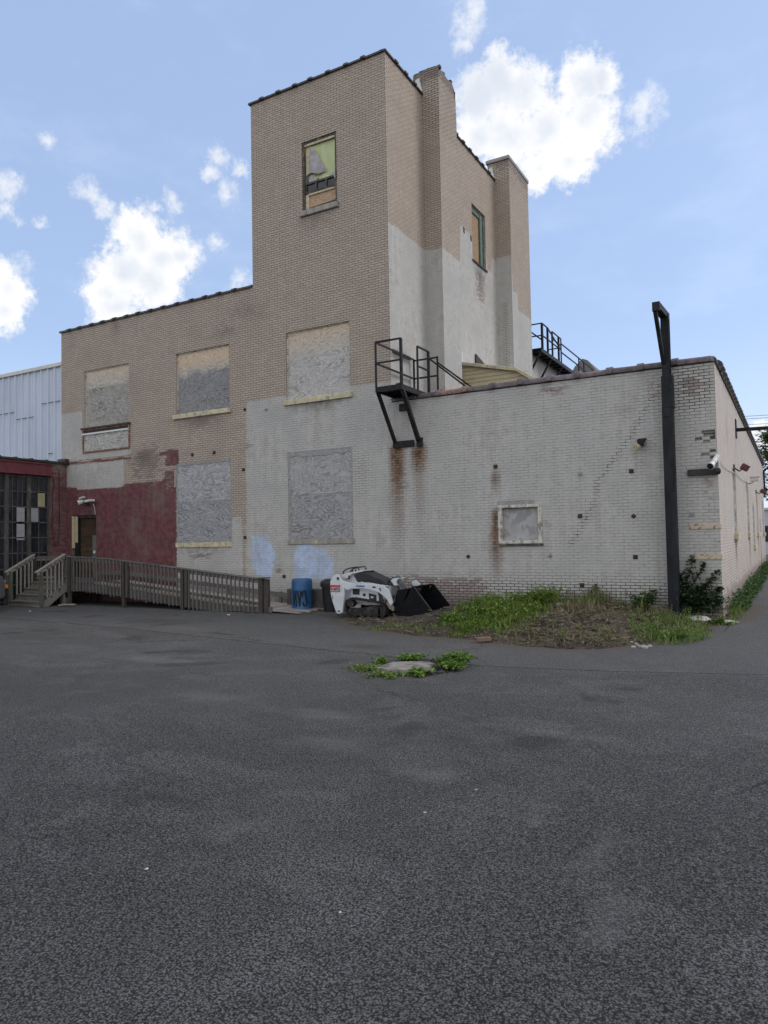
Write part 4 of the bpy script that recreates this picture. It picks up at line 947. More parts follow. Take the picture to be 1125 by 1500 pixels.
def conduit(y0, z0, y1, z1):
    b = mb(); n = 10
    b.tube([(.025, y0 + (y1 - y0) * i / n, z0 + (z1 - z0) * i / n - .05 * math.sin(math.pi * i / n)) for i in range(n + 1)], .008, 5); return b
tag(conduit(.2, 3.2, 4.4, 3.28).build('cable', 'white_enamel'), 'thin white cable sagging along the annex flank between the corner lamp and the red lamp', 'cable')
tag(conduit(4.9, 3.3, 11.2, 3.42).build('cable', 'white_enamel'), 'thin white cable sagging along the annex flank between the red lamp and the white camera', 'cable')
for y, nm, lab in ((5.6, 'a', 'dark red box lamp on the annex flank nearest the corner'), (19.6, 'b', 'dark red box lamp further along the annex flank beyond the white camera')):
    l = thing('box_lamp', lab, 'lamp', (0, y, 3.4), 'red box lamps on the annex flank')
    b = mb(); k = 1 if y < 10 else 1.25
    b.tube([(0, y - .6 * k, 3.45), (.12, y - .3, 3.36), (.2, y, 3.44)], .02, 6); b.box(0, .03, y - .75 * k, y - .5 * k, 3.34, 3.52); b.build('bracket', 'dark_iron', l)
    b = mb(); b.bar((.17, y - .02, 3.53), (.34, y + .02, 3.42), .22, .16); b.build('lamp_head', 'red_enamel', l, bevel=.012)
l = thing('security_camera', 'small white security camera on the annex flank between the two red lamps', 'camera', (0, 11.4, 3.45))
b = mb(); b.box(.14, .42, 11.0, 11.35, 3.42, 3.56); b.box(.12, .46, 10.95, 11.4, 3.56, 3.585); b.build('housing', 'white_enamel', l, bevel=.01)
b = mb(); b.tube([(0, 11.3, 3.35), (.2, 11.2, 3.36), (.24, 11.2, 3.44)], .025, 6); b.box(0, .04, 11.2, 11.4, 3.22, 3.4); b.build('bracket', 'white_enamel', l)
l = thing('twin_lamp', 'white twin flood lamp above the rusty door at the ramp', 'lamp', (-20.7, 0, 3.15))
b = mb(); b.box(-20.86, -20.72, -.06, 0, 3.02, 3.16); b.tube([(-20.8, -.05, 3.1), (-20.95, -.16, 3.18)], .025, 6); b.tube([(-20.78, -.05, 3.08), (-20.6, -.15, 3.12)], .025, 6); b.build('bracket', 'dark_iron', l)
b = mb(); b.tube([(-20.92, -.1, 3.20), (-21.02, -.26, 3.13)], [.06, .09], 10); b.bar((-20.98, -.2, 3.28), (-20.78, -.2, 3.33), .12, .05); b.build('lamp_head', 'white_enamel', l)
b = mb(); b.bar((-20.62, -.2, 3.17), (-20.32, -.2, 3.20), .2, .08); b.build('lamp_head', 'white_enamel', l)
b = mb(); b.tube([(-20.5, -.02, 3.08), (-20.42, -.02, 2.9), (-20.40, -.02, 2.69)], .01, 5); b.build('cable', 'white_enamel', l)
l = thing('sign_bracket', 'black iron arm sticking out of the annex flank over the alley', 'bracket', (0, 6.5, 4.69))
mb().box(0, .03, 6.3, 6.7, 4.45, 5.0).build('wall_plate', 'black_iron', l)
mb().bar((.02, 6.5, 4.69), (3.2, 6.3, 4.60), .09, .10).build('arm', 'black_iron', l)
l = thing('vent_pipe', 'black gooseneck pipe at the far end of the annex flank', 'pipe', (0, 28.3, 4.5))
mb().tube([(.08, 28.3, 3.7), (.08, 28.3, 5.05), (.14, 28.3, 5.16), (.3, 28.3, 5.2), (1.2, 28.3, 5.22)], .05, 8).build('pipe', 'black_iron', l)

# ------------------------------------------------------------------ wooden deck, steps and ramp
DZ = .38; YF = -1.62
wr = thing('wooden_ramp', 'weathered grey timber ramp and landing with picket railing below the red wall', 'ramp', (-16, -1, GZ))
def surf(x): return DZ if x < -18.6 else DZ - (x + 18.6) * .0905
def ramp_z(x): return max(surf(x), GZ - .02)
b = mb()
for y in lines(YF + .05, -.12, .145)[:-1]: b.box(-21.9, -18.6, y, y + .138, DZ - .04, DZ)
b.build('landing', 'wood_x', wr)
b = mb(); x = -18.6
while x < -11.15:
    x1 = x + .138; z0, z1 = surf(x), surf(x1)
    b.add([(x, YF + .05, z0 - .035), (x1, YF + .05, z1 - .035), (x1, -.12, z1 - .035), (x, -.12, z0 - .035), (x, YF + .05, z0), (x1, YF + .05, z1), (x1, -.12, z1), (x, -.12, z0)],
          [(3, 2, 1, 0), (4, 5, 6, 7), (0, 1, 5, 4), (1, 2, 6, 5), (2, 3, 7, 6), (3, 0, 4, 7)]); x = x1 + .007
b.build('ramp_floor', 'plank', wr)
b = mb()
for k in range(9): b.bar((-11.16 + random.uniform(-.05, 0), YF + .12 + k * .165, surf(-11.16) - .01), (-10.35 + random.uniform(-.2, .15), YF + .12 + k * .165 + random.uniform(-.02, .03), GZ + .035), .15, .03)
b.build('ramp_toe', woodmat('toe_plank', (.34, .30, .26), 'x', .2), wr)
# skirt / joists
b = mb()
for xa_, xb_ in zip(lines(-20.2, -11.2, .6), lines(-20.2, -11.2, .6)[1:]):
    za, zb = surf(xa_), surf(xb_)
    b.bar((xa_, YF + .03, max(za - .17, GZ + .1)), (xb_, YF + .03, max(zb - .17, GZ + .1)), .04, .24 if za > -.1 else .16)
b.build('rim_joist', 'wood_x', wr)
b = mb()
for xa_, xb_ in zip(lines(-20.2, -11.2, .6), lines(-20.2, -11.2, .6)[1:]): b.bar((xa_, -.16, surf(xa_) - .12), (xb_, -.16, surf(xb_) - .12), .04, .18)
b.build('rim_joist', 'wood_x', wr)
b = mb()
for xa_, xb_ in zip(lines(-20., -11.6, .6), lines(-20., -11.6, .6)[1:]): b.bar((xa_, -.20, surf(xa_) + .24), (xb_, -.20, surf(xb_) + .24), .04, .13)
for x in (-19.9, -18, -16, -14, -12.): b.bar((x, -.16, surf(x)), (x, -.16, surf(x) + .32), .08)
b.build('kick_rail', 'wood_x', wr)
def rail_z(x): return 1.23 - .034 * (x + 20.1) if x < -17.9 else 1.155 - .0925 * (x + 17.9)
b = mb(); xx = lines(-20.1, -11.5, .8)
for a, c in zip(xx, xx[1:]):
    b.bar((a, YF, rail_z(a) - .07), (c, YF, rail_z(c) - .07), .04, .12); b.bar((a, YF - .01, rail_z(a) + .01), (c, YF - .01, rail_z(c) + .01), .12, .035)
    if c > -19.5: b.bar((a, YF + .03, surf(a) + .12), (c, YF + .03, surf(c) + .12), .035, .09)
rl = b.build('railing', 'wood_x', wr)
bal0 = None; n = 0
x = -19.9
while x < -11.65:
    if min(abs(x - p) for p in (-19.55, -16.95, -14.42)) > .13:
        b = mb(); zt = rail_z(x) - .01 + random.uniform(-.02, .015); zb = max(surf(x) - .32, GZ + .02) + random.uniform(-.03, .03); tl = random.uniform(-.012, .012)
        b.bar((x, YF - .045, zb), (x + tl, YF - .045, zt), .036, .036); b.build('baluster', 'wood_z', rl)
    x += .162
for x, wd in ((-19.55, .13), (-16.95, .13), (-14.42, .13)):
    b = mb(); b.bar((x - .075, YF - .03, GZ), (x - .075, YF - .03, rail_z(x) + .01), .10); b.bar((x + .08, YF - .03, max(surf(x) - .3, GZ)), (x + .08, YF - .03, rail_z(x) + .01), .10); b.build('post', 'wood_post', wr, bevel=.006)
b = mb(); b.bar((-11.52, YF - .02, GZ - .02), (-11.52, YF - .02, rail_z(-11.5) + .02), .14, .14); b.bar((-11.38, YF + .04, GZ - .02), (-11.38, YF + .04, rail_z(-11.5) + .0), .13, .13)
b.build('post', 'wood_post', wr, bevel=.008)
b = mb(); b.box(-11.62, -11.30, YF - .11, YF + .11, rail_z(-11.5) + .02, rail_z(-11.5) + .055); b.build('post_cap', 'wood_x', wr, bevel=.006)
# landing corner posts, crib and the garage side guard
for x, y, zt, mt in ((-20.15, -1.62, 1.22, 'wood_post'), (-21.62, -1.62, 1.25, 'wood_post'), (-20.1, -.3, .34, 'wood_post')):
    mb().bar((x, y, GZ - .02), (x, y, zt), .16).build('post', mt, wr, bevel=.008)
b = mb(); b.box(-20.35, -19.75, YF - .06, YF + .02, .05, .34); b.box(-20.3, -19.85, YF - .10, YF - .04, -.15, .07); b.box(-20.25, -20.1, YF - .08, YF + .1, -.40, -.15); b.box(-20.0, -19.85, YF - .08, YF + .1, -.40, -.15); b.build('crib', 'wood_step', wr, bevel=.006)
b = mb(); b.bar((-21.72, -1.6, 1.21), (-21.72, -.15, 1.21), .09, .04); b.bar((-21.72, -1.6, 1.13), (-21.72, -.15, 1.13), .035, .09); b.bar((-21.72, -1.6, .48), (-21.72, -.15, .48), .035, .09)
g2 = b.build('railing', 'wood_y', wr)
for y in lines(-1.45, -.25, .2): mb().bar((-21.72, y, .45), (-21.72, y, 1.19), .036).build('baluster', 'wood_z', g2)
# steps
st = None
NS = 4; rise = (DZ - GZ) / 4
for k in range(4):
    z = GZ + rise * (k + 1) - (0 if k < 3 else .0); y = -2.62 + .26 * k
    b = mb(); b.box(-21.42, -19.86, y - .03, y + .27, z - .04, z); b.box(-21.40, -19.88, y + .01, y + .035, z - rise + .0, z - .042)
    b.build('step', 'wood_step', wr, bevel=.005)
for x in (-21.44, -19.84):
    b = mb(); b.prism_y([(-2.68, GZ), (-2.3, GZ), (-1.62, .1), (-1.62, .33), (-1.72, .33)], x - .02, x + .02); b.build('stringer', 'wood_step', wr)
    b = mb(); b.bar((x, -2.76, .74), (x, -1.70, 1.31), .14, .04); b.bar((x, -2.7, .68), (x, -1.70, 1.22), .04, .09); b.build('handrail', 'wood_rail', wr, bevel=.004)
    mb().bar((x, -2.56, GZ), (x, -2.56, .75), .11).build('post', 'wood_green', wr, bevel=.006)
    for y in (-2.34, -2.2, -2.05, -1.9, -1.78):
        zb = GZ + rise * (1 + int((y + 2.65) / .26)); mb().bar((x, y, zb - .1), (x, y, .70 + (y + 2.7) * .54), .04).build('baluster', 'wood_rail', wr)
# scrap wood under the landing
b = mb(); b.bar((-19.7, -2.0, GZ + .03), (-19.1, -1.85, GZ + .03), .12, .03); b.bar((-19.5, -2.05, GZ + .06), (-19.05, -1.9, GZ + .06), .1, .03)
tag(b.build('scrap_wood', 'plank'), 'short pale offcuts of board lying on the asphalt beside the ramp landing', 'scrap wood')

# ------------------------------------------------------------------ barrel and bin
bc = (-10.88, -.62); R_ = .30
br = thing('barrel', 'blue plastic drum standing upside down with black hand-painted letters', 'barrel', (bc[0], bc[1], GZ))
z0 = GZ + .0
prof = [(.24, z0), (.298, z0 + .0), (.315, z0 + .02), (.315, z0 + .05), (.292, z0 + .075), (.296, z0 + .28), (.300, z0 + .30), (.298, z0 + .33), (.300, z0 + .36), (.300, z0 + .58), (.306, z0 + .60), (.300, z0 + .63), (.297, z0 + .82), (.290, z0 + .875), (.275, z0 + .90), (.262, z0 + .905), (.255, z0 + .89), (.0, z0 + .89)]
b = mb(); b.lathe(bc[0], bc[1], prof, 40); b.build('drum', 'barrel_blue', br, smooth=True)
az0 = math.atan2(-17.48 - bc[1], 1.39 - bc[0])   # towards the open lot
def stroke(b, pts, w=.018):
    w *= 1.45; pts = [(u * 1.12, v * 1.03) for u, v in pts]
    P3 = []
    for u, v in pts:
        a = az0 + u / R_; P3.append((bc[0] + (R_ + .003) * math.cos(a), bc[1] + (R_ + .003) * math.sin(a), z0 + v))
    b.tube(P3, w, 6)
b = mb()
arcp = lambda c, rx, rz, a0, a1: [(c[0] + rx * math.cos(rad(a0 + (a1 - a0) * i / 12)), c[1] + rz * math.sin(rad(a0 + (a1 - a0) * i / 12))) for i in range(13)]
stroke(b, [(.0, .40), (.012, .53), (.05, .57), (.085, .50), (.105, .36), (.125, .24), (.10, .16), (.05, .15), (.025, .21), (.02, .25)], .016)      # C turned round
stroke(b, [(-.12, .56), (-.085, .36), (-.065, .14)], .014); stroke(b, [(-.03, .55), (-.05, .34), (-.065, .14)], .013); stroke(b, [(-.10, .36), (-.045, .36)], .010)
stroke(b, [(-.165, .56), (-.16, .36), (-.15, .14)], .012); stroke(b, [(-.165, .54), (-.20, .34), (-.235, .16)], .011); stroke(b, [(-.235, .56), (-.235, .36), (-.235, .16)], .011)
b.build('lettering', 'black_paint', br)
bx = (-9.92, -.52)
bn = thing('trash_bin', 'black plastic rubbish bin half hidden between the blue drum and the loader', 'bin', (bx[0], bx[1], GZ))
b = mb(); b.lathe(bx[0], bx[1], [(.2, GZ), (.235, GZ + .0), (.25, GZ + .25), (.262, GZ + .27), (.26, GZ + .3), (.285, GZ + .72), (.27, GZ + .72), (.22, GZ + .1)], 20); b.build('body', 'bin_black', bn, smooth=False)
b = mb(); b.lathe(bx[0], bx[1], [(.285, GZ + .69), (.325, GZ + .69), (.328, GZ + .80), (.30, GZ + .85), (.20, GZ + .90), (.0, GZ + .91)], 20); b.build('lid', 'bin_black', bn)

# ------------------------------------------------------------------ compact track loader
NY, FY = -1.95, -1.0
ld = thing('compact_loader', 'small white stand-on track loader with a black bucket parked at the annex wall', 'loader', (-8, -1.45, GZ))
body = [(-8.72, -.05), (-8.72, .60), (-8.66, .70), (-8.47, .745), (-8.27, .795), (-8.13, .79), (-7.98, .72), (-7.40, .45), (-7.42, .2), (-7.55, .02), (-7.6, -.05)]
b = mb(); b.prism(body, NY + .26, FY - .26); bd = b.build('body', 'loader_white', ld, bevel=.02)
b = mb(); b.prism([(-8.55, .02), (-8.50, .37), (-8.08, .40), (-7.66, .33), (-7.52, .03)], NY + .17, NY + .262); b.build('side_panel', 'loader_white', bd, bevel=.012)
b = mb(); b.prism([(-8.55, .02), (-8.50, .37), (-8.08, .40), (-7.66, .33), (-7.52, .03)], FY - .262, FY - .17); b.build('side_panel', 'loader_white', bd, bevel=.012)
hood = [(-8.44, .715), (-8.16, .805), (-8.0, .742), (-7.65, .605), (-7.38, .475), (-7.42, .455), (-7.94, .525), (-8.34, .56)]
b = mb(); b.prism(hood, NY + .20, FY - .20); b.build('hood', 'loader_hood', bd, bevel=.015)
b = mb()
for k in range(5):
    x = -8.34 + k * .16; b.prism([(x, .56 + .012 * k), (x + .04, .535), (x + .15, .52), (x + .05, .60 - .03 * k)], NY + .185, NY + .20)
b.build('grille', 'loader_black', bd)
b = mb(); b.prism([(-8.36, .555), (-7.94, .52), (-7.40, .45), (-7.42, .42), (-7.94, .47), (-8.42, .50)], NY + .185, FY - .185); b.build('cowl', 'loader_white', bd, bevel=.012)
b = mb(); b.prism([(-8.78, .62), (-8.78, .72), (-8.50, .775), (-8.24, .825), (-8.10, .82), (-8.16, .795), (-8.48, .735), (-8.60, .62)], NY + .17, FY - .17); b.build('console', 'loader_white', bd, bevel=.012)
b = mb(); b.box(-8.565, -8.525, NY + .155, NY + .17, .60, .70); b.build('slot', 'loader_black', bd)
for pp in ([(-8.44, .215), (-8.24, .215), (-8.24, .36), (-8.44, .36)], arcp((-8.10, .215), .045, .04, 0, 330), [(-7.97, .26), (-7.745, .22), (-7.745, .06), (-7.95, .08)], [(-7.69, .30), (-7.60, .27), (-7.50, .04), (-7.67, .06)]): mb().prism(pp, NY + .158, NY + .17).build('vent', 'loader_black', bd, bevel=.004)
b = mb(); b.box(-7.90, -7.83, NY + .150, NY + .158, .135, .18); b.build('decal', 'loader_white', bd)
b = mb()
for k in range(5): b.bar((-7.685 + .02 * k, NY + .150, .27 - .05 * k), (-7.60 + .022 * k, NY + .150, .255 - .05 * k), .012, .012)
b.build('louver', 'steel', bd)
for yn, yf in ((NY + .155, NY + .19),):
    b = mb(); pts = [(-8.82, .70), (-8.79, .80), (-8.70, .855), (-8.57, .885), (-8.36, .91), (-8.32, .82)]
    b.tube([(x, NY + .3, z) for x, z in pts], .018, 8); b.tube([(x, FY - .3, z) for x, z in pts], .018, 8); b.tube([(-8.57, NY + .3, .885), (-8.57, FY - .3, .885)], .018, 8)
    b.build('grab_bar', 'loader_black', ld)
for dy in (.45, .6): mb().tube([(-8.60, NY + dy, .72), (-8.62, NY + dy, .83)], [.012, .021], 8).build('lever', 'loader_black', ld)
shield = [(-9.0, .56), (-8.92, .69), (-8.82, .74), (-8.75, .72), (-8.67, .59), (-8.57, .41), (-8.58, .20), (-8.65, -.24), (-8.80, -.28), (-8.86, -.18), (-8.95, .07), (-9.0, .28)]
arm = [(-8.66, .57), (-8.36, .515), (-8.24, .505), (-7.94, .50), (-7.48, .48), (-7.31, .38), (-7.24, .23), (-7.19, .04), (-7.25, -.03), (-7.32, .10), (-7.41, .19), (-7.56, .29), (-7.89, .375), (-8.08, .385), (-8.36, .375), (-8.5, .33), (-8.60, .39)]
for k, (ya, yb_) in enumerate(((NY - .03, NY + .05), (FY - .05, FY + .03))):
    s_ = mb().prism(shield, ya, yb_).build('rear_upright', 'loader_white', ld, bevel=.012)
    yo = ya - .004
    if k == 0:
        for zc_, dz, m_ in ((.445, .018, 'decal_red'), (.412, .012, 'decal_red'), (.297, .012, 'decal_red')): mb().box(-9.0 + .005, -8.69, yo - .003, yo, zc_ - dz, zc_ + dz).build('stripe', m_, s_)
        mb().box(-8.985, -8.92, yo - .003, yo, .325, .385).build('badge', 'decal_red', s_)
        text('decal', 'MT52', .085, (-8.895, yo - .003, .325), 'decal_black', s_, 1.0, bold=.002)
        mb().box(-8.79, -8.72, ya - .006, ya, .60, .66).build('pin', 'loader_black', s_); mb().box(-8.78, -8.71, ya - .006, ya, -.215, -.18).build('slot', 'loader_black', s_); mb().box(-8.93, -8.915, ya - .006, ya, .1, .2).build('slot', 'loader_black', s_)
        b = mb(); b.tube([(-8.84, ya + .0, -.27), (-8.84, yb_, -.27)], .05, 12); b.build('tie_down', 'steel', s_)
    a_ = mb().prism(arm, ya + .01, yb_ - .005).build('lift_arm', 'loader_white', ld, bevel=.012)
    if k == 0:
        ya2 = ya + .006
        text('decal', 'Bobcat', .075, (-8.19, ya2, .425), 'decal_blue', a_, 1.0, bold=.003)
        for pp in ([(-8.235, .445), (-8.20, .455), (-8.21, .425), (-8.23, .43)], arcp((-7.70, .425), .055, .022, 0, 330), [(-7.56, .41), (-7.52, .41), (-7.49, .33), (-7.52, .33)]): mb().prism(pp, ya2 - .002, ya2 + .006).build('slot', 'loader_black', a_)
for k, (y0, dz) in enumerate(((NY + .30, 0), (NY + .42, .05), (NY + .55, .02), (FY - .35, .04))):
    mb().tube([(-7.55, y0, .50), (-7.42, y0 + .02, .60 + dz), (-7.25, y0, .52 + dz), (-7.18, y0 - .01, .30), (-7.10, y0, .16)], .017, 6).build('hose', 'loader_black', ld)
# tracks
trk = [(-8.57, -.10), (-8.56, .04), (-8.48, .115), (-8.38, .14), (-8.26, .13), (-7.9, .085), (-7.55, .035), (-7.43, -.04), (-7.385, -.16), (-7.42, -.27), (-7.52, -.345), (-7.70, -.375), (-8.33, -.365), (-8.48, -.32), (-8.55, -.22)]
def inset(pts, k):
    cx = sum(p[0] for p in pts) / len(pts); cz = sum(p[1] for p in pts) / len(pts)
    return [(cx + (x - cx) * (1 - k), cz + (z - cz) * (1 - 2.6 * k)) for x, z in pts]
for k, (ya, yb_) in enumerate(((NY - .01, NY + .19), (FY - .19, FY + .01))):
    b = mb(); inn = inset(trk, .055); n = len(trk)
    b.add([(x, ya, z) for x, z in trk] + [(x, yb_, z) for x, z in trk] + [(x, ya, z) for x, z in inn] + [(x, yb_, z) for x, z in inn],
          [(i, i + n, (i + 1) % n + n, (i + 1) % n) for i in range(n)] + [(i + 2 * n, (i + 1) % n + 2 * n, (i + 1) % n + 3 * n, i + 3 * n) for i in range(n)] + [(i, (i + 1) % n, (i + 1) % n + 2 * n, i + 2 * n) for i in range(n)] + [(i + n, i + 3 * n, (i + 1) % n + 3 * n, (i + 1) % n + n) for i in range(n)])
    for i in range(n):
        a = Vector((trk[i][0], 0, trk[i][1])); c = Vector((trk[(i + 1) % n][0], 0, trk[(i + 1) % n][1])); L = (c - a).length; m_ = max(1, int(L / .075))
        for q in range(m_):
            p = a + (c - a) * ((q + .5) / m_); d = (c - a).normalized(); nrm = Vector((-d.z, 0, d.x)); 
            if nrm.dot(p - Vector((-8, 0, -.12))) < 0: nrm = -nrm
            b.bar((p.x, ya + .005, p.z), (p.x, yb_ - .005, p.z), .034, .034, up=nrm)
    t_ = b.build('track', 'track_rubber', ld)
    yo = ya + .02
    fr_ = [(-8.50, -.15), (-8.44, -.12), (-8.2, -.11), (-7.95, -.09), (-7.8, -.05), (-7.62, -.06), (-7.56, -.1), (-7.55, -.24), (-7.62, -.29), (-8.40, -.30), (-8.5, -.24)]
    b = mb(); b.prism(fr_, yo, yb_ - .02); b.box(-8.12, -7.98, yo - .012, yo, -.15, -.13); b.build('track_frame', 'track_rubber', t_, bevel=.012)
    for x, z, r_, dy in ((-8.42, .0, .095, .005), (-7.52, -.17, .115, 0), (-8.30, -.30, .05, .01), (-8.1, -.30, .05, .01), (-7.9, -.30, .05, .01), (-7.7, -.30, .05, .01)):
        mb().prism(arcp((x, z), r_, r_, 0, 330), yo - dy, yb_ - .02).build('roller', 'track_rubber', t_, bevel=.006)
    for x, z, r_ in ((-8.44, -.20, .05), (-7.66, -.17, .06), (-8.12, -.26, .05), (-8.42, .0, .04)): mb().prism(arcp((x, z), r_, r_, 0, 330), yo - .018, yo - .006).build('hub', 'loader_black', t_, bevel=.006)
# front linkage and quick attach
for ya in (NY + .06, FY - .16):
    b = mb(); b.prism([(-7.47, .16), (-7.40, .18), (-7.28, .0), (-7.18, -.10), (-7.22, -.16), (-7.32, -.12), (-7.42, .02)], ya, ya + .09); b.build('linkage', 'muddy_steel', ld, bevel=.008)
for ya, nm in ((NY + .28, 0), (FY - .36, 1)):
    b = mb(); b.prism([(-7.40, .58), (-7.33, .62), (-7.20, .645), (-7.16, .63), (-7.22, .58), (-7.24, .52), (-7.20, .46), (-7.30, .45)], ya, ya + .08); b.build('tilt_bracket', 'loader_white', ld, bevel=.01)
b = mb(); b.tube([(-7.30, NY + .38, .60), (-7.08, NY + .38, .28)], .062, 10); b.tube([(-7.25, NY + .38, .68), (-7.18, NY + .38, .56), (-7.06, NY + .38, .36)], .045, 8); b.tube([(-7.3, NY + .5, .64), (-7.05, NY + .5, .3)], .045, 8); b.build('tilt_cylinder', 'steel', ld)
b = mb(); b.prism([(-7.06, .42), (-7.10, .52), (-6.98, .56), (-6.86, .46), (-6.9, .40)], FY - .12, FY - .06); b.build('far_bracket', 'loader_white', ld, bevel=.01)
b = mb(); b.prism([(-7.13, .36), (-6.80, .40), (-7.08, -.22), (-7.22, -.18), (-7.26, -.08)], NY + .12, NY + .30); b.build('quick_attach', 'bucket_black', ld, bevel=.012)
b = mb(); b.prism([(-7.13, .10), (-6.98, .10), (-7.10, -.22), (-7.22, -.18)], NY + .31, FY - .12); b.build('quick_attach', 'bucket_black', ld, bevel=.012)
bk = mb(); BN, BF = NY + .12, FY + .26
side = [(-6.70, .43), (-6.64, .445), (-6.05, -.27), (-6.08, -.30), (-7.10, -.27), (-7.12, -.2)]
bk.prism(side, BN, BN + .02); bk.prism(side, BF - .02, BF)
hy0, hy1 = BN + .22, BN + .62
def bp(z): return -6.72 - (.42 - z) * .56      # the leaning back plate
for (ya, yb_, za, zb) in ((BN + .02, hy0, -.24, .42), (hy1, BF - .02, -.24, .42), (hy0, hy1, -.24, .17), (hy0, hy1, .395, .42)):
    bk.add([(bp(za), ya, za), (bp(za), yb_, za), (bp(zb), yb_, zb), (bp(zb), ya, zb), (bp(za) - .02, ya, za), (bp(za) - .02, yb_, za), (bp(zb) - .02, yb_, zb), (bp(zb) - .02, ya, zb)], [(0, 1, 2, 3), (7, 6, 5, 4), (0, 4, 5, 1), (1, 5, 6, 2), (2, 6, 7, 3), (3, 7, 4, 0)])
bk.bar((-6.70, BN, .435), (-6.70, BF, .435), .05, .03)
bkt = bk.build('bucket', 'bucket_black', ld)
b = mb(); b.box(-7.10, -5.98, BN + .02, BF - .02, -.295, -.27); b.build('bucket_floor', 'bucket_floor', bkt)
b = mb()
for k in range(9):
    y = hy0 + (hy1 - hy0) * k / 8; b.bar((bp(.17) - .01, y, .17), (bp(.395) - .01, y + .04, .395), .012)
for k in range(7):
    z = .17 + .225 * k / 6; b.bar((bp(z) - .01, hy0, z), (bp(z) - .01, hy1, z), .012)
b.build('grate', 'bucket_black', bkt)
b = mb(); b.bar((-6.65, BN - .004, .44), (-6.06, BN - .004, -.275), .012, .035, up=(0, 1, 0)); b.build('edge', 'steel', bkt)

# ------------------------------------------------------------------ parked vehicle at the left edge
cx0, cx1, cy0, cy1 = -21.72, -19.93, -8.3, -3.72
vh = thing('parked_car', 'grey vehicle nosed up to the wooden steps, only its front corner in view', 'car', ((cx0 + cx1) / 2, (cy0 + cy1) / 2, GZ))
def zz(h): return GZ + h
b = mb(); pr = [(cy1 + .02, zz(.42)), (cy1 + .02, zz(.75)), (cy1 - .06, zz(1.06)), (cy1 - .3, zz(1.14)), (cy1 - 1.2, zz(1.2)), (cy0 + .1, zz(1.2)), (cy0, zz(.9)), (cy0, zz(.4)), (cy0 + .7, zz(.36)), (cy1 - .15, zz(.36))]
b.prism_y(pr, cx0, cx1); bo = b.build('body', 'car_grey', vh, bevel=.05, seg=3)
b = mb(); b.prism_y([(cy1 - 1.25, zz(1.18)), (cy1 - 1.85, zz(1.72)), (cy0 + .5, zz(1.74)), (cy0 + .08, zz(1.18))], cx0 + .1, cx1 - .1); b.build('cabin', 'car_grey', vh, bevel=.05, seg=3)
b = mb(); b.prism_y([(cy1 - 1.4, zz(1.24)), (cy1 - 1.88, zz(1.66)), (cy0 + .7, zz(1.66)), (cy0 + .3, zz(1.24))], cx0 + .09, cx1 - .09); b.build('side_window', 'glass', vh)
b = mb(); b.bar(((cx0 + cx1) / 2, cy1 - 1.27, zz(1.22)), ((cx0 + cx1) / 2, cy1 - 1.80, zz(1.68)), 1.4, .03); b.build('windscreen', 'glass', vh)
b = mb(); b.box(cx0 + .03, cx1 - .03, cy1 - .1, cy1 + .10, zz(.35), zz(.68)); b.build('bumper', 'car_dark', vh, bevel=.04, seg=3)
b = mb(); b.box(cx0 + .35, cx1 - .35, cy1 + .0, cy1 + .05, zz(.7), zz(.95)); b.build('grille', 'car_dark', vh, bevel=.02)
for x0, x1 in ((cx0 + .03, cx0 + .33), (cx1 - .33, cx1 - .03)):
    mb().box(x0, x1, cy1 - .1, cy1 + .045, zz(.72), zz(.95)).build('headlight', 'rim', vh, bevel=.02)
for x0, x1 in ((cx0 - .01, cx0 + .1), (cx1 - .1, cx1 + .012)):
    mb().box(x0, x1, cy1 - .0, cy1 + .09, zz(.69), zz(.80)).build('side_marker', 'amber', vh, bevel=.01)
for y in (cy1 - .75, cy0 + .85):
    for x0, x1 in ((cx0 - .01, cx0 + .2), (cx1 - .2, cx1 + .01)):
        b = mb(); q = [(.2, 0), (.31, 0), (.335, .03), (.335, .18), (.31, .21), (.2, .21)]; n = 28; vs = []; fs = []
        for r_, t in q:
            for k in range(n): a = 2 * math.pi * k / n; vs.append((x0 + t * (x1 - x0) / .21, y + r_ * math.cos(a), zz(.33) + r_ * math.sin(a)))
        for i in range(len(q) - 1):
            for k in range(n): fs.append((i * n + k, i * n + (k + 1) % n, (i + 1) * n + (k + 1) % n, (i + 1) * n + k))
        b.add(vs, fs); w = b.build('wheel', 'tyre', vh, smooth=True)
        b = mb(); b.tube([(x0 + .03, y, zz(.33)), (x1 - .03, y, zz(.33))], .205, 20); b.build('rim', 'rim', w)

# ------------------------------------------------------------------ red garage wing and sheet-metal building
XG = -21.98
ga = thing('garage_building', 'low dark red garage wing with tall glazed folding doors at the inner corner', 'building', (XG - 3, -4, GZ))
def garage_attr(x, y, z):
    w = min(z - 3.5, 4.34 - z, y + .56, -.10 - y); wear = .7 * sm(3.9, 4.5, z) * sm(-.7, -.5, y)
    return w, 5. - max(w, -.2) * 20, -9, max(wear, .35), .0, .3, .6 * sm(4.2, 4.6, z)
GW = wall('wall', ga, lambda u, v, d: (XG - d, u, v), [-9., 0], [-.9, 4.6], lambda u, v: True, [(-7., -.68, -.9, 4.12)], .22, garage_attr)
b = mb(); b.box(XG + .0, XG + .05, -9, -.66, 4.14, 4.54); b.box(XG, XG + .09, -9, -.66, 4.52, 4.56); b.box(XG, XG + .09, -9, -.66, 4.12, 4.16); b.build('lintel', 'red_steel', ga, bevel=.006)
b = mb(); b.box(XG - .35, XG + .06, -9, .0, 4.60, 4.68)
for y in lines(-8.6, -.3, .6): b.box(XG - .36, XG + .08, y, y + .08, 4.60, 4.71)
b.box(XG - .3, XG + .14, -.18, -.02, 4.58, 4.80); b.build('coping', 'coping_dark', ga, bevel=.012)
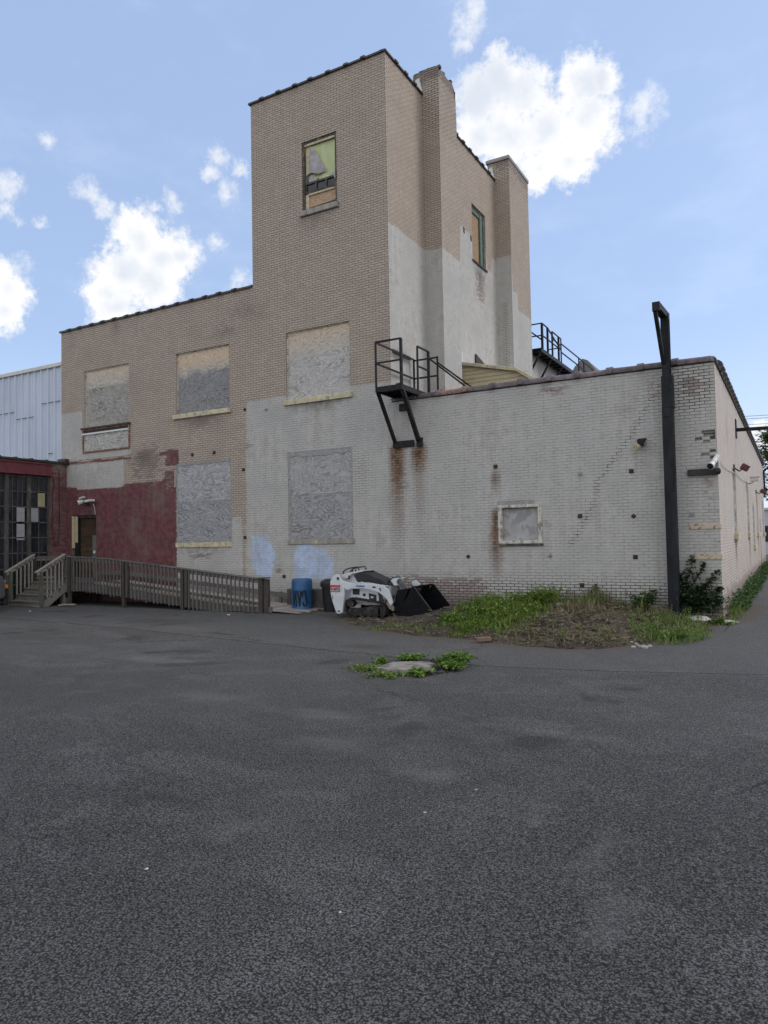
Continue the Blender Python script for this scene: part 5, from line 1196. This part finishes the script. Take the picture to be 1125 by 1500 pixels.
mb().box(-32, XG - .36, -9, -.05, -.9, 4.55).build('roof', 'roof_tar', ga)
# glazed folding doors
gd = mb(); xg = XG - .12
ys_ = [-.70, -1.43, -1.50, -2.27, -2.34, -3.1, -3.17, -3.93, -4.0, -4.8, -4.87, -5.6, -5.67, -6.4, -6.95]
for y in ys_: gd.box(xg - .03, xg + .05, y - .035, y + .035, GZ, 4.12)
zs_ = [4.06, 3.52, 2.98, 2.44, 1.90, 1.36, .82, .28, -.3]
for z in zs_: gd.box(xg - .028, xg + .03, -6.95, -.68, z - .022, z + .022)
for y in (-1.07, -1.70, -1.88, -2.07, -2.55, -2.75, -2.95, -3.35, -3.55, -3.75): gd.box(xg - .02, xg + .02, y - .014, y + .014, GZ, 4.1)
gdo = gd.build('glazed_door', mat('door_frame_steel', (.075, .072, .068), .7, 0, .3, 8, .2, 30, spots=(.17, .155, .14), spotthr=(.55, .68), stretch=(1, 1, .3)), ga)
mb().box(xg - .012, xg - .006, -6.95, -.68, GZ, 4.12).build('pane', 'dark_glass', gdo)
for y0, y1, z0, z1, m_ in ((-1.12, -.84, 2.98, 3.55, 'paper_yellow'), (-1.93, -1.63, 2.42, 2.96, 'paper'), (-1.93, -1.63, 1.82, 2.38, 'paper'), (-1.38, -1.10, 2.44, 2.95, 'paper')):
    mb().box(xg + .024, xg + .030, y0, y1, z0, z1).build('sheet', m_, gdo)
b = mb(); b.tube([(xg + .02, -1.6, .35), (xg + .04, -1.6, .35)], .001, 3) if False else None
b = mb(); pts = [(XG + .03, -.60, 4.1), (XG + .04, -.55, 3.8), (XG + .03, -.62, 3.5), (XG + .03, -.63, 2.2), (XG + .05, -.55, 1.6), (XG + .03, -.4, 1.55), (XG + .03, -.33, 2.4), (XG + .03, -.35, 4.4)]
b.tube(pts, .012, 5); tag(b.build('cable', 'decal_black'), 'loose black cable looping down the red brick pier beside the glazed doors', 'cable')

mbd = thing('metal_building', 'upper storey clad in white ribbed sheet metal behind the red garage wing', 'building', (-27, 4, GZ))
b = mb(); x = XL - .02; prof = []
while x > -33:
    prof += [(x, .10), (x - .03, .035), (x - .08, .035), (x - .11, .10), (x - .235, .10), (x - .24, .088), (x - .26, .088), (x - .265, .10)]; x -= .40
n = len(prof); zt = 8.36
b.add([(px_, py_, 4.3) for px_, py_ in prof] + [(px_, py_, zt) for px_, py_ in prof], [(i + 1, i, i + n, i + 1 + n) for i in range(n - 1)])
b.build('cladding', 'metal_clad', mbd)
b = mb(); b.box(-33, XL - .02, .0, .14, zt, zt + .14); b.build('trim', 'trim_white', mbd, bevel=.01)
b = mb()
for x0, x1, z in ((-23.6, -22.4, 7.05), (-25.1, -24.0, 6.6), (-26.6, -25.2, 6.9), (-23.2, -22.9, 5.1)): b.box(x0, x1, .048, .060, z - .012, z + .012)
b.build('lap_seam', 'steel', mbd)
mb().box(-33, XL - .03, .14, 14, -.9, zt + .02).build('wall', 'metal_clad', mbd)

# ------------------------------------------------------------------ asphalt hole with an old concrete slab
def slab_poly(cx, cy, pts, z0, z1, name, m, jitter=.03):
    b = mb(); n = len(pts); top = [(cx + x, cy + y, z1 + random.uniform(-jitter, jitter) * .5) for x, y in pts]; bot = [(cx + x * 1.03, cy + y * 1.03, z0) for x, y in pts]
    b.add(bot + top + [(cx, cy, z1 + .01)], [(i, (i + 1) % n, (i + 1) % n + n, i + n) for i in range(n)] + [(i + n, (i + 1) % n + n, 2 * n) for i in range(n)])
    return b.build(name, m, None)
sl = slab_poly(-3.80, -7.62, [(-.36, -.36), (-.08, -.5), (.18, -.40), (.34, -.04), (.32, .30), (.15, .44), (-.10, .42), (-.34, .10)], GZ - .1, GZ + .055, 'concrete_slab', mat('slab_concrete', (.235, .215, .185), .9, 0, .2, 5, .5, 40, spots=(.10, .09, .075), spotthr=(.5, .64), spotscale=4))
tag(sl, 'broken piece of old concrete slab ringed by weeds in the middle of the asphalt', 'concrete slab')
b = mb()
for _ in range(60):
    a = random.uniform(-1.0, 1.9); r = random.uniform(.45, .75); x = -3.80 + r * math.cos(a) * 1.0; y = -7.62 + r * math.sin(a)
    b.rock((x, y, G(x, y) + .01), random.choice([.02, .03, .05, .07]), .6)
o = b.build('rubble', mat('asphalt_crumbs', (.03, .029, .028), .9, 0, .4, 9, .4, 40), None); tag(o, kind='stuff')

# stones and bricks
def stone(name, x, y, r, flat, m, label, cat='stone', group=None, z=None):
    b = mb(); zz_ = max(G(x, y), soil_z(x, y)) if z is None else z
    b.rock((x, y, zz_ + r * flat * .5), r, flat, 2); o = b.build(name, m, None); tag(o, label, cat, group); return o
bz = soil_z(-3.75, -4.62)
b = mb(); b.bar((-3.9, -4.66, G(-3.8, -4.6) + .06), (-3.66, -4.52, G(-3.8, -4.6) + .075), .11, .075); tag(b.build('brick', 'red_brick', bevel=.012), 'single reddish brick lying at the edge of the dirt beside the green weeds', 'brick')
stone('flat_stone', .1, -.35, .22, .18, 'stone', 'pale flat stone at the corner of the annex beside the alley')
stone('flat_stone', -.42, -.55, .36, .22, 'stone', 'wide grey slab of stone at the foot of the ivy')
stone('pale_rock', -3.2, -1.5, .085, .75, 'white_stone', 'pale lumpy rock where the green weeds meet the bare dirt')
for k in range(9):
    x = -1.02 + random.uniform(-.22, .22); y = -3.92 + random.uniform(-.3, .2)
    stone('white_rock', x, y, random.uniform(.03, .06), .6, 'white_stone', 'small white rock in the little heap at the dirt edge near the alley', 'rock', 'white rocks heaped at the dirt edge')
for x, y, lab in ((-2.09, -14.33, 'tiny white scrap of litter nearest the left on the open asphalt'), (-.77, -14.21, 'tiny pale scrap of litter on the near asphalt, low centre'), (-.99, -12.75, 'tiny white scrap of litter mid-lot on the asphalt'), (-.84, -12.14, 'tiny grey-white scrap of litter farthest out on the asphalt'), (-18.9, -3.6, 'white crumpled scrap of litter on the asphalt before the wooden steps'), (-12.1, -2.35, 'white scrap of litter by the end of the ramp')):
    b = mb(); r = .011 if y < -10 else .045; b.rock((x, y, G(x, y) + .006), r, .5); tag(b.build('litter_scrap', 'litter'), lab, 'litter')

# ------------------------------------------------------------------ vegetation
def blade(b, x, y, z, h, w, lean, az):
    d = Vector((math.cos(az), math.sin(az), 0)); s = Vector((-d.y, d.x, 0)) * w / 2; p = Vector((x, y, z))
    p1 = p + Vector((0, 0, h * .55)) + d * lean * .35; p2 = p + Vector((0, 0, h * (1 - .25 * min(1, lean / h)))) + d * lean
    b.add([p - s, p + s, p1 + s * .8, p1 - s * .8, p2], [(0, 1, 2, 3), (3, 2, 4)])
def leaf(b, p, size, az, tilt, fold=.15, asp=.55):
    d = Vector((math.cos(az) * math.cos(tilt), math.sin(az) * math.cos(tilt), math.sin(tilt))); s = d.cross(Vector((0, 0, 1))).normalized(); u = s.cross(d)
    p = Vector(p); a = size
    b.add([p, p + d * a * .5 + s * a * asp / 2 + u * a * fold, p + d * a, p + d * a * .5 - s * a * asp / 2 + u * a * fold, p + d * a * .5], [(0, 4, 1), (4, 2, 1), (0, 3, 4), (3, 2, 4)])
def zt_(x, y): 
    return max(soil_z(x, y), G(x, y))
def pick(poly_or_ell):
    cx, cy, rx, ry = poly_or_ell
    while 1:
        u, v = random.uniform(-1, 1), random.uniform(-1, 1)
        if u * u + v * v < 1: return cx + u * rx, cy + v * ry, 1 - math.hypot(u, v)
b = mb(); bl = mb(); bs = mb()
def patch(e, n, h0, h1, target, w=.014, lean=.6):
    for _ in range(n):
        x, y, k = pick(e)
        k2 = .5 + .9 * mnoise.noise(Vector((x * 1.7, y * 1.7, 5)))
        if random.random() > .12 + 1.15 * k2: continue
        if x > -.04 and y > -.04 and x < .04: continue
        if x < 0 and y > -.04: continue
        if x < -5.35 and -2.7 < y: continue
        h = random.uniform(h0, h1) * (.55 + .6 * min(1, k * 2)) * (.7 + .5 * k2)
        blade(target, x, y, zt_(x, y) - .02, h, w * random.uniform(.7, 1.5), random.uniform(.1, lean) * h, random.uniform(0, 6.28))
patch((-4.5, -2.0, 1.12, 1.9), 3000, .07, .25, b, .017, 1.)
patch((-4.0, -2.6, .9, 1.3), 1300, .08, .27, b, .018, .8)
patch((-5.0, -3.7, 1.1, .5), 600, .05, .15, b, .016, .8)
patch((-6.3, -3.6, .7, .28), 220, .04, .12, b, .016, 1.)
for e, n, h0, h1, sz in (((-4.5, -2.0, 1.1, 1.85), 2900, .03, .25, .08), ((-4.9, -3.6, 1.1, .55), 350, .02, .10, .06), ((-6.3, -3.6, .7, .28), 130, .02, .07, .06)):
    for _ in range(n):
        x, y, k = pick(e)
        if y > -.05 or (x < -5.35 and y > -2.7) or mnoise.noise(Vector((x * 1.7, y * 1.7, 5))) < random.uniform(-.3, .15): continue
        leaf(b, (x, y, zt_(x, y) + random.uniform(h0, h1) * (.4 + .8 * min(1, k * 2))), sz * random.uniform(.6, 1.4), random.uniform(0, 6.28), random.uniform(-.3, .9), .12, .45)
def stalks(b, e, n, h0, h1, sz, nl=12):
    for _ in range(n):
        x, y, k = pick(e)
        if y > -.06 or (x < -5.35 and y > -2.7): continue
        h = random.uniform(h0, h1); z = zt_(x, y) - .01; az = random.uniform(0, 6.28); ln = random.uniform(.05, .35) * h
        b.bar((x, y, z), (x + math.cos(az) * ln, min(-.03, y + math.sin(az) * ln), z + h), .008)
        for q in range(nl):
            t = .2 + .8 * q / nl; leaf(b, (x + math.cos(az) * ln * t, min(-.03, y + math.sin(az) * ln * t), z + h * t), sz * random.uniform(.6, 1.3) * (1.2 - .5 * t), q * 2.4 + random.random(), random.uniform(-.2, .6), .12, .42)
stalks(b, (-4.5, -2.0, 1.15, 1.8), 130, .14, .38, .09)
stalks(b, (-3.7, -1.2, .55, .8), 60, .25, .50, .10)
o = b.build('grass', 'grass', None); tag(o, kind='stuff')
b = mb(); stalks(b, (-.8, -2.1, .75, 1.7), 90, .12, .36, .07); stalks(b, (-2.3, -.8, 1.0, .6), 40, .15, .45, .06); stalks(b, (-2.6, -3.8, 1.4, .6), 26, .06, .2, .06)
o = b.build('weeds', 'grass_light', None); tag(o, kind='stuff')
b = mb()
for _ in range(1500):
    x = random.uniform(-5.4, 0); y = random.uniform(-4.8, -.6)
    if soil_d(x, y) < .04: continue
    leaf(b, (x, y, soil_z(x, y) + random.uniform(.005, .035)), random.uniform(.03, .09), random.uniform(0, 6.28), random.uniform(-.3, .5), .25, .5)
o = b.build('leaves', 'straw', None); tag(o, kind='stuff')
b = mb()
for _ in range(5200):
    y = random.uniform(-.2, 28.5); x = .03 + .36 * random.random() ** 1.3; hh = .30 * (1 - (x - .03) / .42) + .05
    if mnoise.noise(Vector((x * 1.5, y * 1.1, 9))) < -.12: continue
    leaf(b, (x, y, zt_(x, y) + random.uniform(0, hh)), random.uniform(.06, .14), random.uniform(0, 6.28), random.uniform(-.5, .7), .12, .6)
o = b.build('undergrowth', 'sapling', None); tag(o, kind='stuff')
patch((-.75, -2.1, .75, 1.75), 1500, .06, .24, bl, .015, .9)
patch((-.2, -.4, .5, .5), 300, .06, .16, bl, .02, .9)
patch((.2, 1.5, .16, 1.6), 260, .06, .2, bl, .02, .9)

patch((-2.9, -1.1, .6, .8), 260, .1, .3, bl, .012, 1.2)
o = bl.build('grass', 'grass_light', None); tag(o, kind='stuff')
for e, n, h0, h1 in (((-2.6, -1.9, .7, .6), 500, .1, .3), ((-1.6, -.8, .9, .5), 420, .1, .32), ((-2.6, -.5, .8, .35), 450, .15, .45), ((-2.7, -4.1, 1.2, .6), 500, .05, .16), ((-1.5, -3.4, .6, .6), 250, .06, .18), ((-7.4, -2.6, .8, .5), 350, .05, .14), ((-6.2, -3.0, .8, .7), 250, .05, .14)):
    patch(e, n, h0, h1, bs, .012, 1.6)
o = bs.build('grass', 'straw', None); tag(o, kind='stuff')
# dry stalks lying on the dirt
b = mb()
for _ in range(900):
    x = random.uniform(-8.0, -.3) if random.random() < .35 else random.uniform(-4.2, -.9); y = random.uniform(-4.7, -.9); a = random.uniform(0, 3.14); L = random.uniform(.05, .3)
    if soil_d(x, y) < .1: continue
    z = soil_z(x, y) + .02; b.bar((x, y, z), (x + L * math.cos(a), y + L * math.sin(a) * .6, z + random.uniform(-.01, .05)), random.uniform(.008, .016))
o = b.build('debris', 'straw', None); tag(o, kind='stuff')

def leafy(name, label, cat, x, y, h, spread, n, size, m, group=None, base=None):
    r = thing(name, label, cat, (x, y, zt_(x, y) if base is None else base), group)
    z0 = zt_(x, y) - .02 if base is None else base
    b = mb(); bl = mb(); ns = max(4, n // 22)
    for k in range(ns):
        az = random.uniform(0, 6.28); ln = random.uniform(.15, 1) * spread; hh = h * random.uniform(.55, 1.) * (1 - .35 * ln / spread)
        pts = [(x + math.cos(az) * ln * t ** 1.3, y + math.sin(az) * ln * t ** 1.3, z0 + hh * (t - .12 * t * t)) for t in (0, .3, .6, 1)]
        pts = [(px_, min(py_, -.03) if px_ < 0.02 and py_ < .6 else py_, pz_) for px_, py_, pz_ in pts]
        b.tube(pts, [.008, .007, .005, .002], 5)
        for q in range(22):
            t = random.uniform(.25, 1); i = min(2, int(t * 3)); f = t * 3 - i
            p = Vector(pts[i]).lerp(Vector(pts[i + 1]), min(1, f)); a = random.uniform(0, 6.28)
            leaf(bl, p, size * random.uniform(.6, 1.3), a, random.uniform(-.4, .6))
    b.build('stem', 'stem', r); bl.build('leaves', m, r)
    return r
random.seed(21)
leafy('weed_plant', 'bushy bright green weed at the right end of the lush patch against the annex wall', 'weed', -3.75, -1.15, .50, .60, 720, .10, 'weed')
leafy('weed_plant', 'low broad-leaved weed in the middle of the lush green patch', 'weed', -4.6, -2.5, .26, .6, 420, .10, 'weed')
leafy('weed_plant', 'leafy weed at the left end of the lush patch beside the bucket', 'weed', -5.2, -2.95, .26, .42, 300, .09, 'weed')
leafy('sapling', 'small upright sapling growing against the annex wall behind the dirt mound', 'sapling', -2.72, -.16, .62, .2, 120, .13, 'sapling')
leafy('leafy_shrub', 'leafy green shrub against the wall just left of the black post', 'shrub', -1.55, -.34, .72, .5, 420, .12, 'sapling')
leafy('weed_plant', 'small green weed at the corner of the annex by the flat stones', 'weed', .02, -.62, .22, .34, 220, .08, 'weed')
leafy('weed_plant', 'mixed yellow-green weed on the right part of the dirt', 'weed', -.95, -2.5, .34, .6, 700, .065, 'grass_light')
leafy('weed_plant', 'low green weed along the dirt edge beside the white rocks', 'weed', -.65, -3.0, .26, .5, 500, .06, 'weed')
# weeds round the concrete slab
leafy('weed_tuft', 'bushy green weed tuft at the right of the broken concrete slab', 'weed', -3.25, -7.12, .26, .38, 1900, .068, 'weed', base=GZ)
leafy('weed_tuft', 'second green weed tuft close to the right edge of the concrete slab', 'weed', -3.15, -7.48, .17, .30, 900, .064, 'weed', base=GZ)
leafy('weed_tuft', 'green weed tuft behind the broken concrete slab', 'weed', -4.12, -6.98, .14, .36, 700, .062, 'weed', base=GZ)
leafy('weed_tuft', 'small weed tuft at the far left of the broken concrete slab', 'weed', -4.4, -7.4, .13, .2, 340, .055, 'weed', base=GZ)
leafy('weed_tuft', 'low yellow-green weeds along the left front of the concrete slab', 'weed', -4.35, -7.92, .055, .46, 1100, .055, 'grass_light', base=GZ)
leafy('weed_tuft', 'low yellow-green weeds right before the near edge of the concrete slab', 'weed', -3.85, -8.27, .05, .38, 750, .055, 'grass_light', base=GZ)
leafy('weed_tuft', 'small rosette of grey-green leaves before the concrete slab', 'weed', -3.42, -8.02, .12, .22, 220, .10, 'weed', base=GZ)
leafy('weed_plant', 'small weeds in the gap between ramp toe and wall', 'weed', -11.3, -.14, .16, .5, 160, .06, 'weed', base=GZ)
# ivy climbing the corner
iv = thing('ivy', 'dark green ivy climbing the annex wall between the black post and the corner', 'ivy', (-.7, -.05, -.15))
b = mb(); bl = mb()
vines = [((-.75, 0), (-.72, .5), (-.62, .85), (-.54, 1.15)), ((-.72, 0), (-.6, .45), (-.45, .7), (-.33, .98)), ((-.68, .05), (-.45, .35), (-.25, .55), (-.07, .80)), ((-.7, .0), (-.4, .22), (-.15, .34), (.0, .42)), ((-.8, 0), (-.80, .35), (-.84, .6), (-.82, .72)), ((-.65, .0), (-.3, .1), (-.1, .12), (.0, .2)), ((-.7, 0), (-.55, .25), (-.4, .4), (-.3, .5))]
for vn in vines:
    pts = [(x, -.03 - .05 * (1 - i / 3), z) for i, (x, z) in enumerate(vn)]
    b.tube(pts, [.014, .011, .008, .003], 5)
    for q in range(110):
        t = random.random() ** .9; i = min(2, int(t * 3)); f = t * 3 - i; p = Vector(pts[i]).lerp(Vector(pts[i + 1]), f)
        sp_ = .16 * (1 - .75 * t); p += Vector((random.uniform(-sp_, sp_), random.uniform(-.16, .0) * (1 - .6 * t), random.uniform(-sp_, sp_)))
        p.y = min(p.y, -.02)
        leaf(bl, p, random.uniform(.06, .11), random.uniform(3.6, 5.8), random.uniform(-.9, .3), .1, .85)
for q in range(320):
    x = random.uniform(-.85, -.05); z = random.uniform(-.12, .40 - .30 * abs(x + .55)); leaf(bl, (x, random.uniform(-.4, -.03), z), random.uniform(.06, .12), random.uniform(3.6, 5.8), random.uniform(-.8, .4), .1, .85)
b.build('stem', 'stem', iv); bl.build('leaves', 'ivy', iv)

# trees beyond the annex
def tree(x, y, h, r, label, nl, seed):
    random.seed(seed); t = thing('tree', label, 'tree', (x, y, GZ), 'trees beyond the annex')
    b = mb(); bl = mb(); b.tube([(x, y, GZ - .2), (x + .1, y, GZ + h * .35), (x - .1, y + .1, GZ + h * .7), (x, y, GZ + h * .95)], [.22, .17, .1, .03], 9)
    for k in range(16):
        zz_ = GZ + h * random.uniform(.32, .9); az = random.uniform(0, 6.28); L = r * random.uniform(.5, 1.) * (1.15 - .6 * (zz_ - GZ) / h)
        pts = [(x, y, zz_), (x + math.cos(az) * L * .5, y + math.sin(az) * L * .5, zz_ + L * .22), (x + math.cos(az) * L, y + math.sin(az) * L, zz_ + L * .25)]
        b.tube(pts, [.06, .04, .012], 6)
        for c in range(9):
            f = random.uniform(.35, 1.05); cx_ = Vector(pts[0]).lerp(Vector(pts[2]), f) + Vector((random.uniform(-.5, .5), random.uniform(-.5, .5), random.uniform(-.3, .45)))
            for q in range(nl):
                p = cx_ + Vector((random.gauss(0, .26), random.gauss(0, .26), random.gauss(0, .17)))
                leaf(bl, p, random.uniform(.20, .38), random.uniform(0, 6.28), random.uniform(-.7, .5), .1, .5)
    b.build('trunk', 'bark', t); bl.build('crown', 'tree_leaf', t)
tree(.9, 34.5, 9.4, 2.9, 'green tree rising behind the far end of the annex roofline', 40, 3)
tree(5.5, 44., 7.5, 3.0, 'rounder green tree further down the alley', 26, 5)
tree(9.5, 39., 8.0, 3.2, 'green tree on the far side of the alley', 26, 8)
fw = thing('far_building', 'pale low building closing the far end of the alley', 'building', (4, 56, GZ))
mb().box(-6, 16, 55, 65, -.9, 3.6).build('wall', 'far_wall', fw); mb().box(-6.2, 16.2, 54.8, 65.2, 3.6, 3.8).build('roof', 'trim_white', fw)
b = mb()
for x in lines(-4, 14, 3.): b.box(x, x + 1.2, 54.95, 55, .8, 2.2)
b.build('window', 'dark_glass', fw)
random.seed(4)
for k, z in enumerate((12.15, 12.75, 13.05, 11.75)):
    b = mb(); n = 24; b.tube([(-14 + 64 * i / n, 60 + k * .3, z + .9 * ((2 * i / n - 1) ** 2) - .5) for i in range(n + 1)], .022, 5)
    tag(b.build('power_line', 'steel'), 'thin overhead wire crossing the sky beyond the annex corner', 'power line', 'overhead wires beyond the annex')
for x in (-14.3, 50.3):
    b = mb(); b.tube([(x, 60.4, GZ - .3), (x, 60.4, 14.2)], [.18, .12], 9); b.bar((x, 59.6, 13.5), (x, 61.3, 13.5), .1, .12)
    tag(b.build('utility_pole', 'bark'), 'wooden utility pole carrying the overhead wires far behind the building', 'utility pole', 'utility poles carrying the far wires')

# ------------------------------------------------------------------ sky, sun, camera
SUN_AZ, SUN_EL = math.atan2(.80, .55), rad(42)
wd = bpy.data.worlds.new('World'); SC.world = wd; wd.use_nodes = True
g = NT(wd.node_tree); g.n.clear()
out = g.new('ShaderNodeOutputWorld'); bg = g.new('ShaderNodeBackground'); g.l.new(bg.outputs[0], out.inputs[0])
sky = g.new('ShaderNodeTexSky', sky_type='NISHITA'); sky.sun_disc = False; sky.sun_elevation = SUN_EL; sky.sun_rotation = SUN_AZ
sky.air_density = 1.0; sky.dust_density = 1.2; sky.ozone_density = 2.0
dirv = g.vm('NORMALIZE', g.new('ShaderNodeTexCoord').outputs['Generated'])
BLOBS = [(-0.3102, 0.7954, 0.5207, 0.0368), (-0.2801, 0.7963, 0.5361, 0.0338), (-0.2638, 0.809, 0.5253, 0.0403), (-0.3178, 0.8121, 0.4893, 0.0333), (-0.2845, 0.8281, 0.483, 0.054), (-0.241, 0.8389, 0.488, 0.0492), (-0.1968, 0.8296, 0.5226, 0.0333), (-0.1778, 0.832, 0.5256, 0.0236), (-0.1951, 0.8507, 0.4882, 0.0444), (-0.2196, 0.8628, 0.4553, 0.0331), (-0.2558, 0.8559, 0.4494, 0.0252), 
 (-0.6879, 0.6183, 0.3802, 0.0379), (-0.6745, 0.6443, 0.3605, 0.0428), (-0.7137, 0.614, 0.3371, 0.0424), (-0.7357, 0.6013, 0.3117, 0.0297), (-0.6916, 0.6431, 0.3288, 0.0431), (-0.6596, 0.6586, 0.3622, 0.0276), (-0.7317, 0.6134, 0.2972, 0.0342), (-0.0334, 0.9921, 0.1213, 0.0234), (-0.023, 0.9943, 0.1039, 0.0216), (-0.0482, 0.991, 0.125, 0.0101), (-0.8078, 0.5184, 0.2805, 0.0284), (-0.7969, 0.5199, 0.3076, 0.0307), (.5, -.6, .5, .16), (.75, -.3, .42, .2), (-.6, -.6, .4, .18), (.62, .62, .36, .12), (.2, -.9, .3, .15)]
WISPS = [(-0.2995, 0.7527, 0.5863, 0.026), (-0.2887, 0.7473, 0.5986, 0.018), (-0.3106, 0.758, 0.5736, 0.016), (-0.7122, 0.5631, 0.4191, 0.021), (-0.7081, 0.5792, 0.4039, 0.019), (-0.6888, 0.6086, 0.3939, 0.0209), (-0.6505, 0.633, 0.4196, 0.018), (-0.5925, 0.655, 0.469, 0.0151), (-0.6003, 0.6753, 0.4285, 0.0221), (-0.6078, 0.6534, 0.4512, 0.016), (-0.5769, 0.6767, 0.4574, 0.0135), (-0.6222, 0.6862, 0.3768, 0.0149), (-0.6124, 0.7132, 0.341, 0.0161), (-0.7195, 0.5187, 0.4618, 0.0156), (-0.7663, 0.4956, 0.4088, 0.0207), (-0.7739, 0.5023, 0.3856, 0.0167), (-0.7572, 0.5322, 0.3786, 0.0116), (-0.7852, 0.5234, 0.331, 0.0181), (-0.7366, 0.5821, 0.3443, 0.013), (-.135, .862, .488, .03)]
warp = g.new('ShaderNodeTexNoise'); g.l.new(dirv, warp.inputs['Vector']); warp.inputs['Scale'].default_value = 22.; warp.inputs['Detail'].default_value = 7.; warp.inputs['Roughness'].default_value = .62
dw = g.vm('ADD', dirv, g.vm('SCALE', g.vm('SUBTRACT', warp.outputs[1], (.5, .5, .5)), scale=.045))
def field(blobs):
    f = None
    for x, y, z, r in blobs:
        l = math.sqrt(x * x + y * y + z * z)
        dist = g.vm('DISTANCE', dw, (x / l, y / l, z / l))
        v = g.m('MULTIPLY_ADD', dist, -1. / (r * 1.12), 1.)
        f = v if f is None else g.m('SMOOTH_MAX', f, v, .18)
    return f
fl = g.noise(dirv, 30., 9, .70)
f1 = field(BLOBS); f2 = field(WISPS)
fl2 = g.noise(dirv, 95., 6, .7)
d1 = g.m('ADD', g.m('ADD', f1, g.m('MULTIPLY', g.m('SUBTRACT', fl, .5), 1.25)), g.m('MULTIPLY', g.m('SUBTRACT', fl2, .5), .75))
a1 = g.m('MULTIPLY', g.step(d1, -.03, .55), .98)
d2 = g.m('ADD', f2, g.m('ADD', g.m('MULTIPLY', g.m('SUBTRACT', fl, .5), 2.3), g.m('MULTIPLY', g.m('SUBTRACT', fl2, .5), .9)))
a2 = g.m('MULTIPLY', g.step(d2, .05, 1.15), .68)
veil = g.m('MULTIPLY', g.step(g.noise(g.vm('MULTIPLY', dirv, (3.2, 3.2, 7.)), 1.6, 5, .6), .48, .75), .10)
alpha = g.m('MAXIMUM', a1, a2)
# broken cloud deck added unseen behind and beside the viewer to light the facade
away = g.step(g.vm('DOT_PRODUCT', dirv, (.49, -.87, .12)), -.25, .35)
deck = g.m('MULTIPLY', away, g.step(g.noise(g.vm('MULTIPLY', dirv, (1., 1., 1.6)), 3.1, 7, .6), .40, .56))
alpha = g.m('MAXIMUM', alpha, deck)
core = g.step(g.m('ADD', f1, g.m('MULTIPLY', g.m('SUBTRACT', g.noise(dirv, 8., 5, .55), .5), 2.4)), .35, 1.25)
lowz = g.sep(dirv)[2]
ccol = g.mix(g.m('MULTIPLY', core, .75), (.75, .745, .735), (.46, .515, .61))
ccol = g.mix(away, ccol, (1.0, .98, .95))  # the added cloud is brighter and neutral, as front fill
skyc = g.vm('SCALE', sky.outputs[0], scale=.095)
skyc = g.mix(.52, skyc, (.42, .555, .83))
skyc = g.mix(veil, skyc, (.82, .87, .96))
horizon = g.step(lowz, .30, -.02)
skyc = g.mix(g.m('MULTIPLY', horizon, .45), skyc, (.66, .75, .92))
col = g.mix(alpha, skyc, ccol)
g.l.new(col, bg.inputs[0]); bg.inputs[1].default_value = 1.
sun = bpy.data.lights.new('sun', 'SUN'); sun.energy = .9; sun.angle = rad(24); sun.color = (1., .95, .88)
so = bpy.data.objects.new('sun', sun); COL.objects.link(so)
sd = Vector((math.sin(SUN_AZ) * math.cos(SUN_EL), math.cos(SUN_AZ) * math.cos(SUN_EL), math.sin(SUN_EL)))
so.rotation_euler = (-sd).to_track_quat('-Z', 'Y').to_euler(); so.location = (20, 10, 30)

F, YAW, PITCH, ROLL = 1058.095, -0.514539479, 0.038227603, -0.0185397061
cy_, sy_, cp_, sp_ = math.cos(YAW), math.sin(YAW), math.cos(PITCH), math.sin(PITCH)
fwd = Vector((sy_ * cp_, cy_ * cp_, sp_)); rt = Vector((cy_, -sy_, 0)); up = rt.cross(fwd)
c_, s_ = math.cos(ROLL), math.sin(ROLL)
R1 = c_ * rt + s_ * up; U1 = -s_ * rt + c_ * up
cam = bpy.data.cameras.new('camera'); co = bpy.data.objects.new('camera', cam); COL.objects.link(co)
co.matrix_world = Matrix(((R1.x, U1.x, -fwd.x, 1.39382701), (R1.y, U1.y, -fwd.y, -17.4843094), (R1.z, U1.z, -fwd.z, 1.6), (0, 0, 0, 1)))
cam.sensor_fit = 'HORIZONTAL'; cam.sensor_width = 36; cam.lens = F / 1125 * 36; cam.clip_end = 2000; cam.clip_start = .05
SC.camera = co
SC.view_settings.view_transform = 'Standard'; SC.view_settings.look = 'None'; SC.view_settings.gamma = 1.; SC.view_settings.exposure = .52
SC.cycles.use_denoising = True; SC.cycles.max_bounces = 6
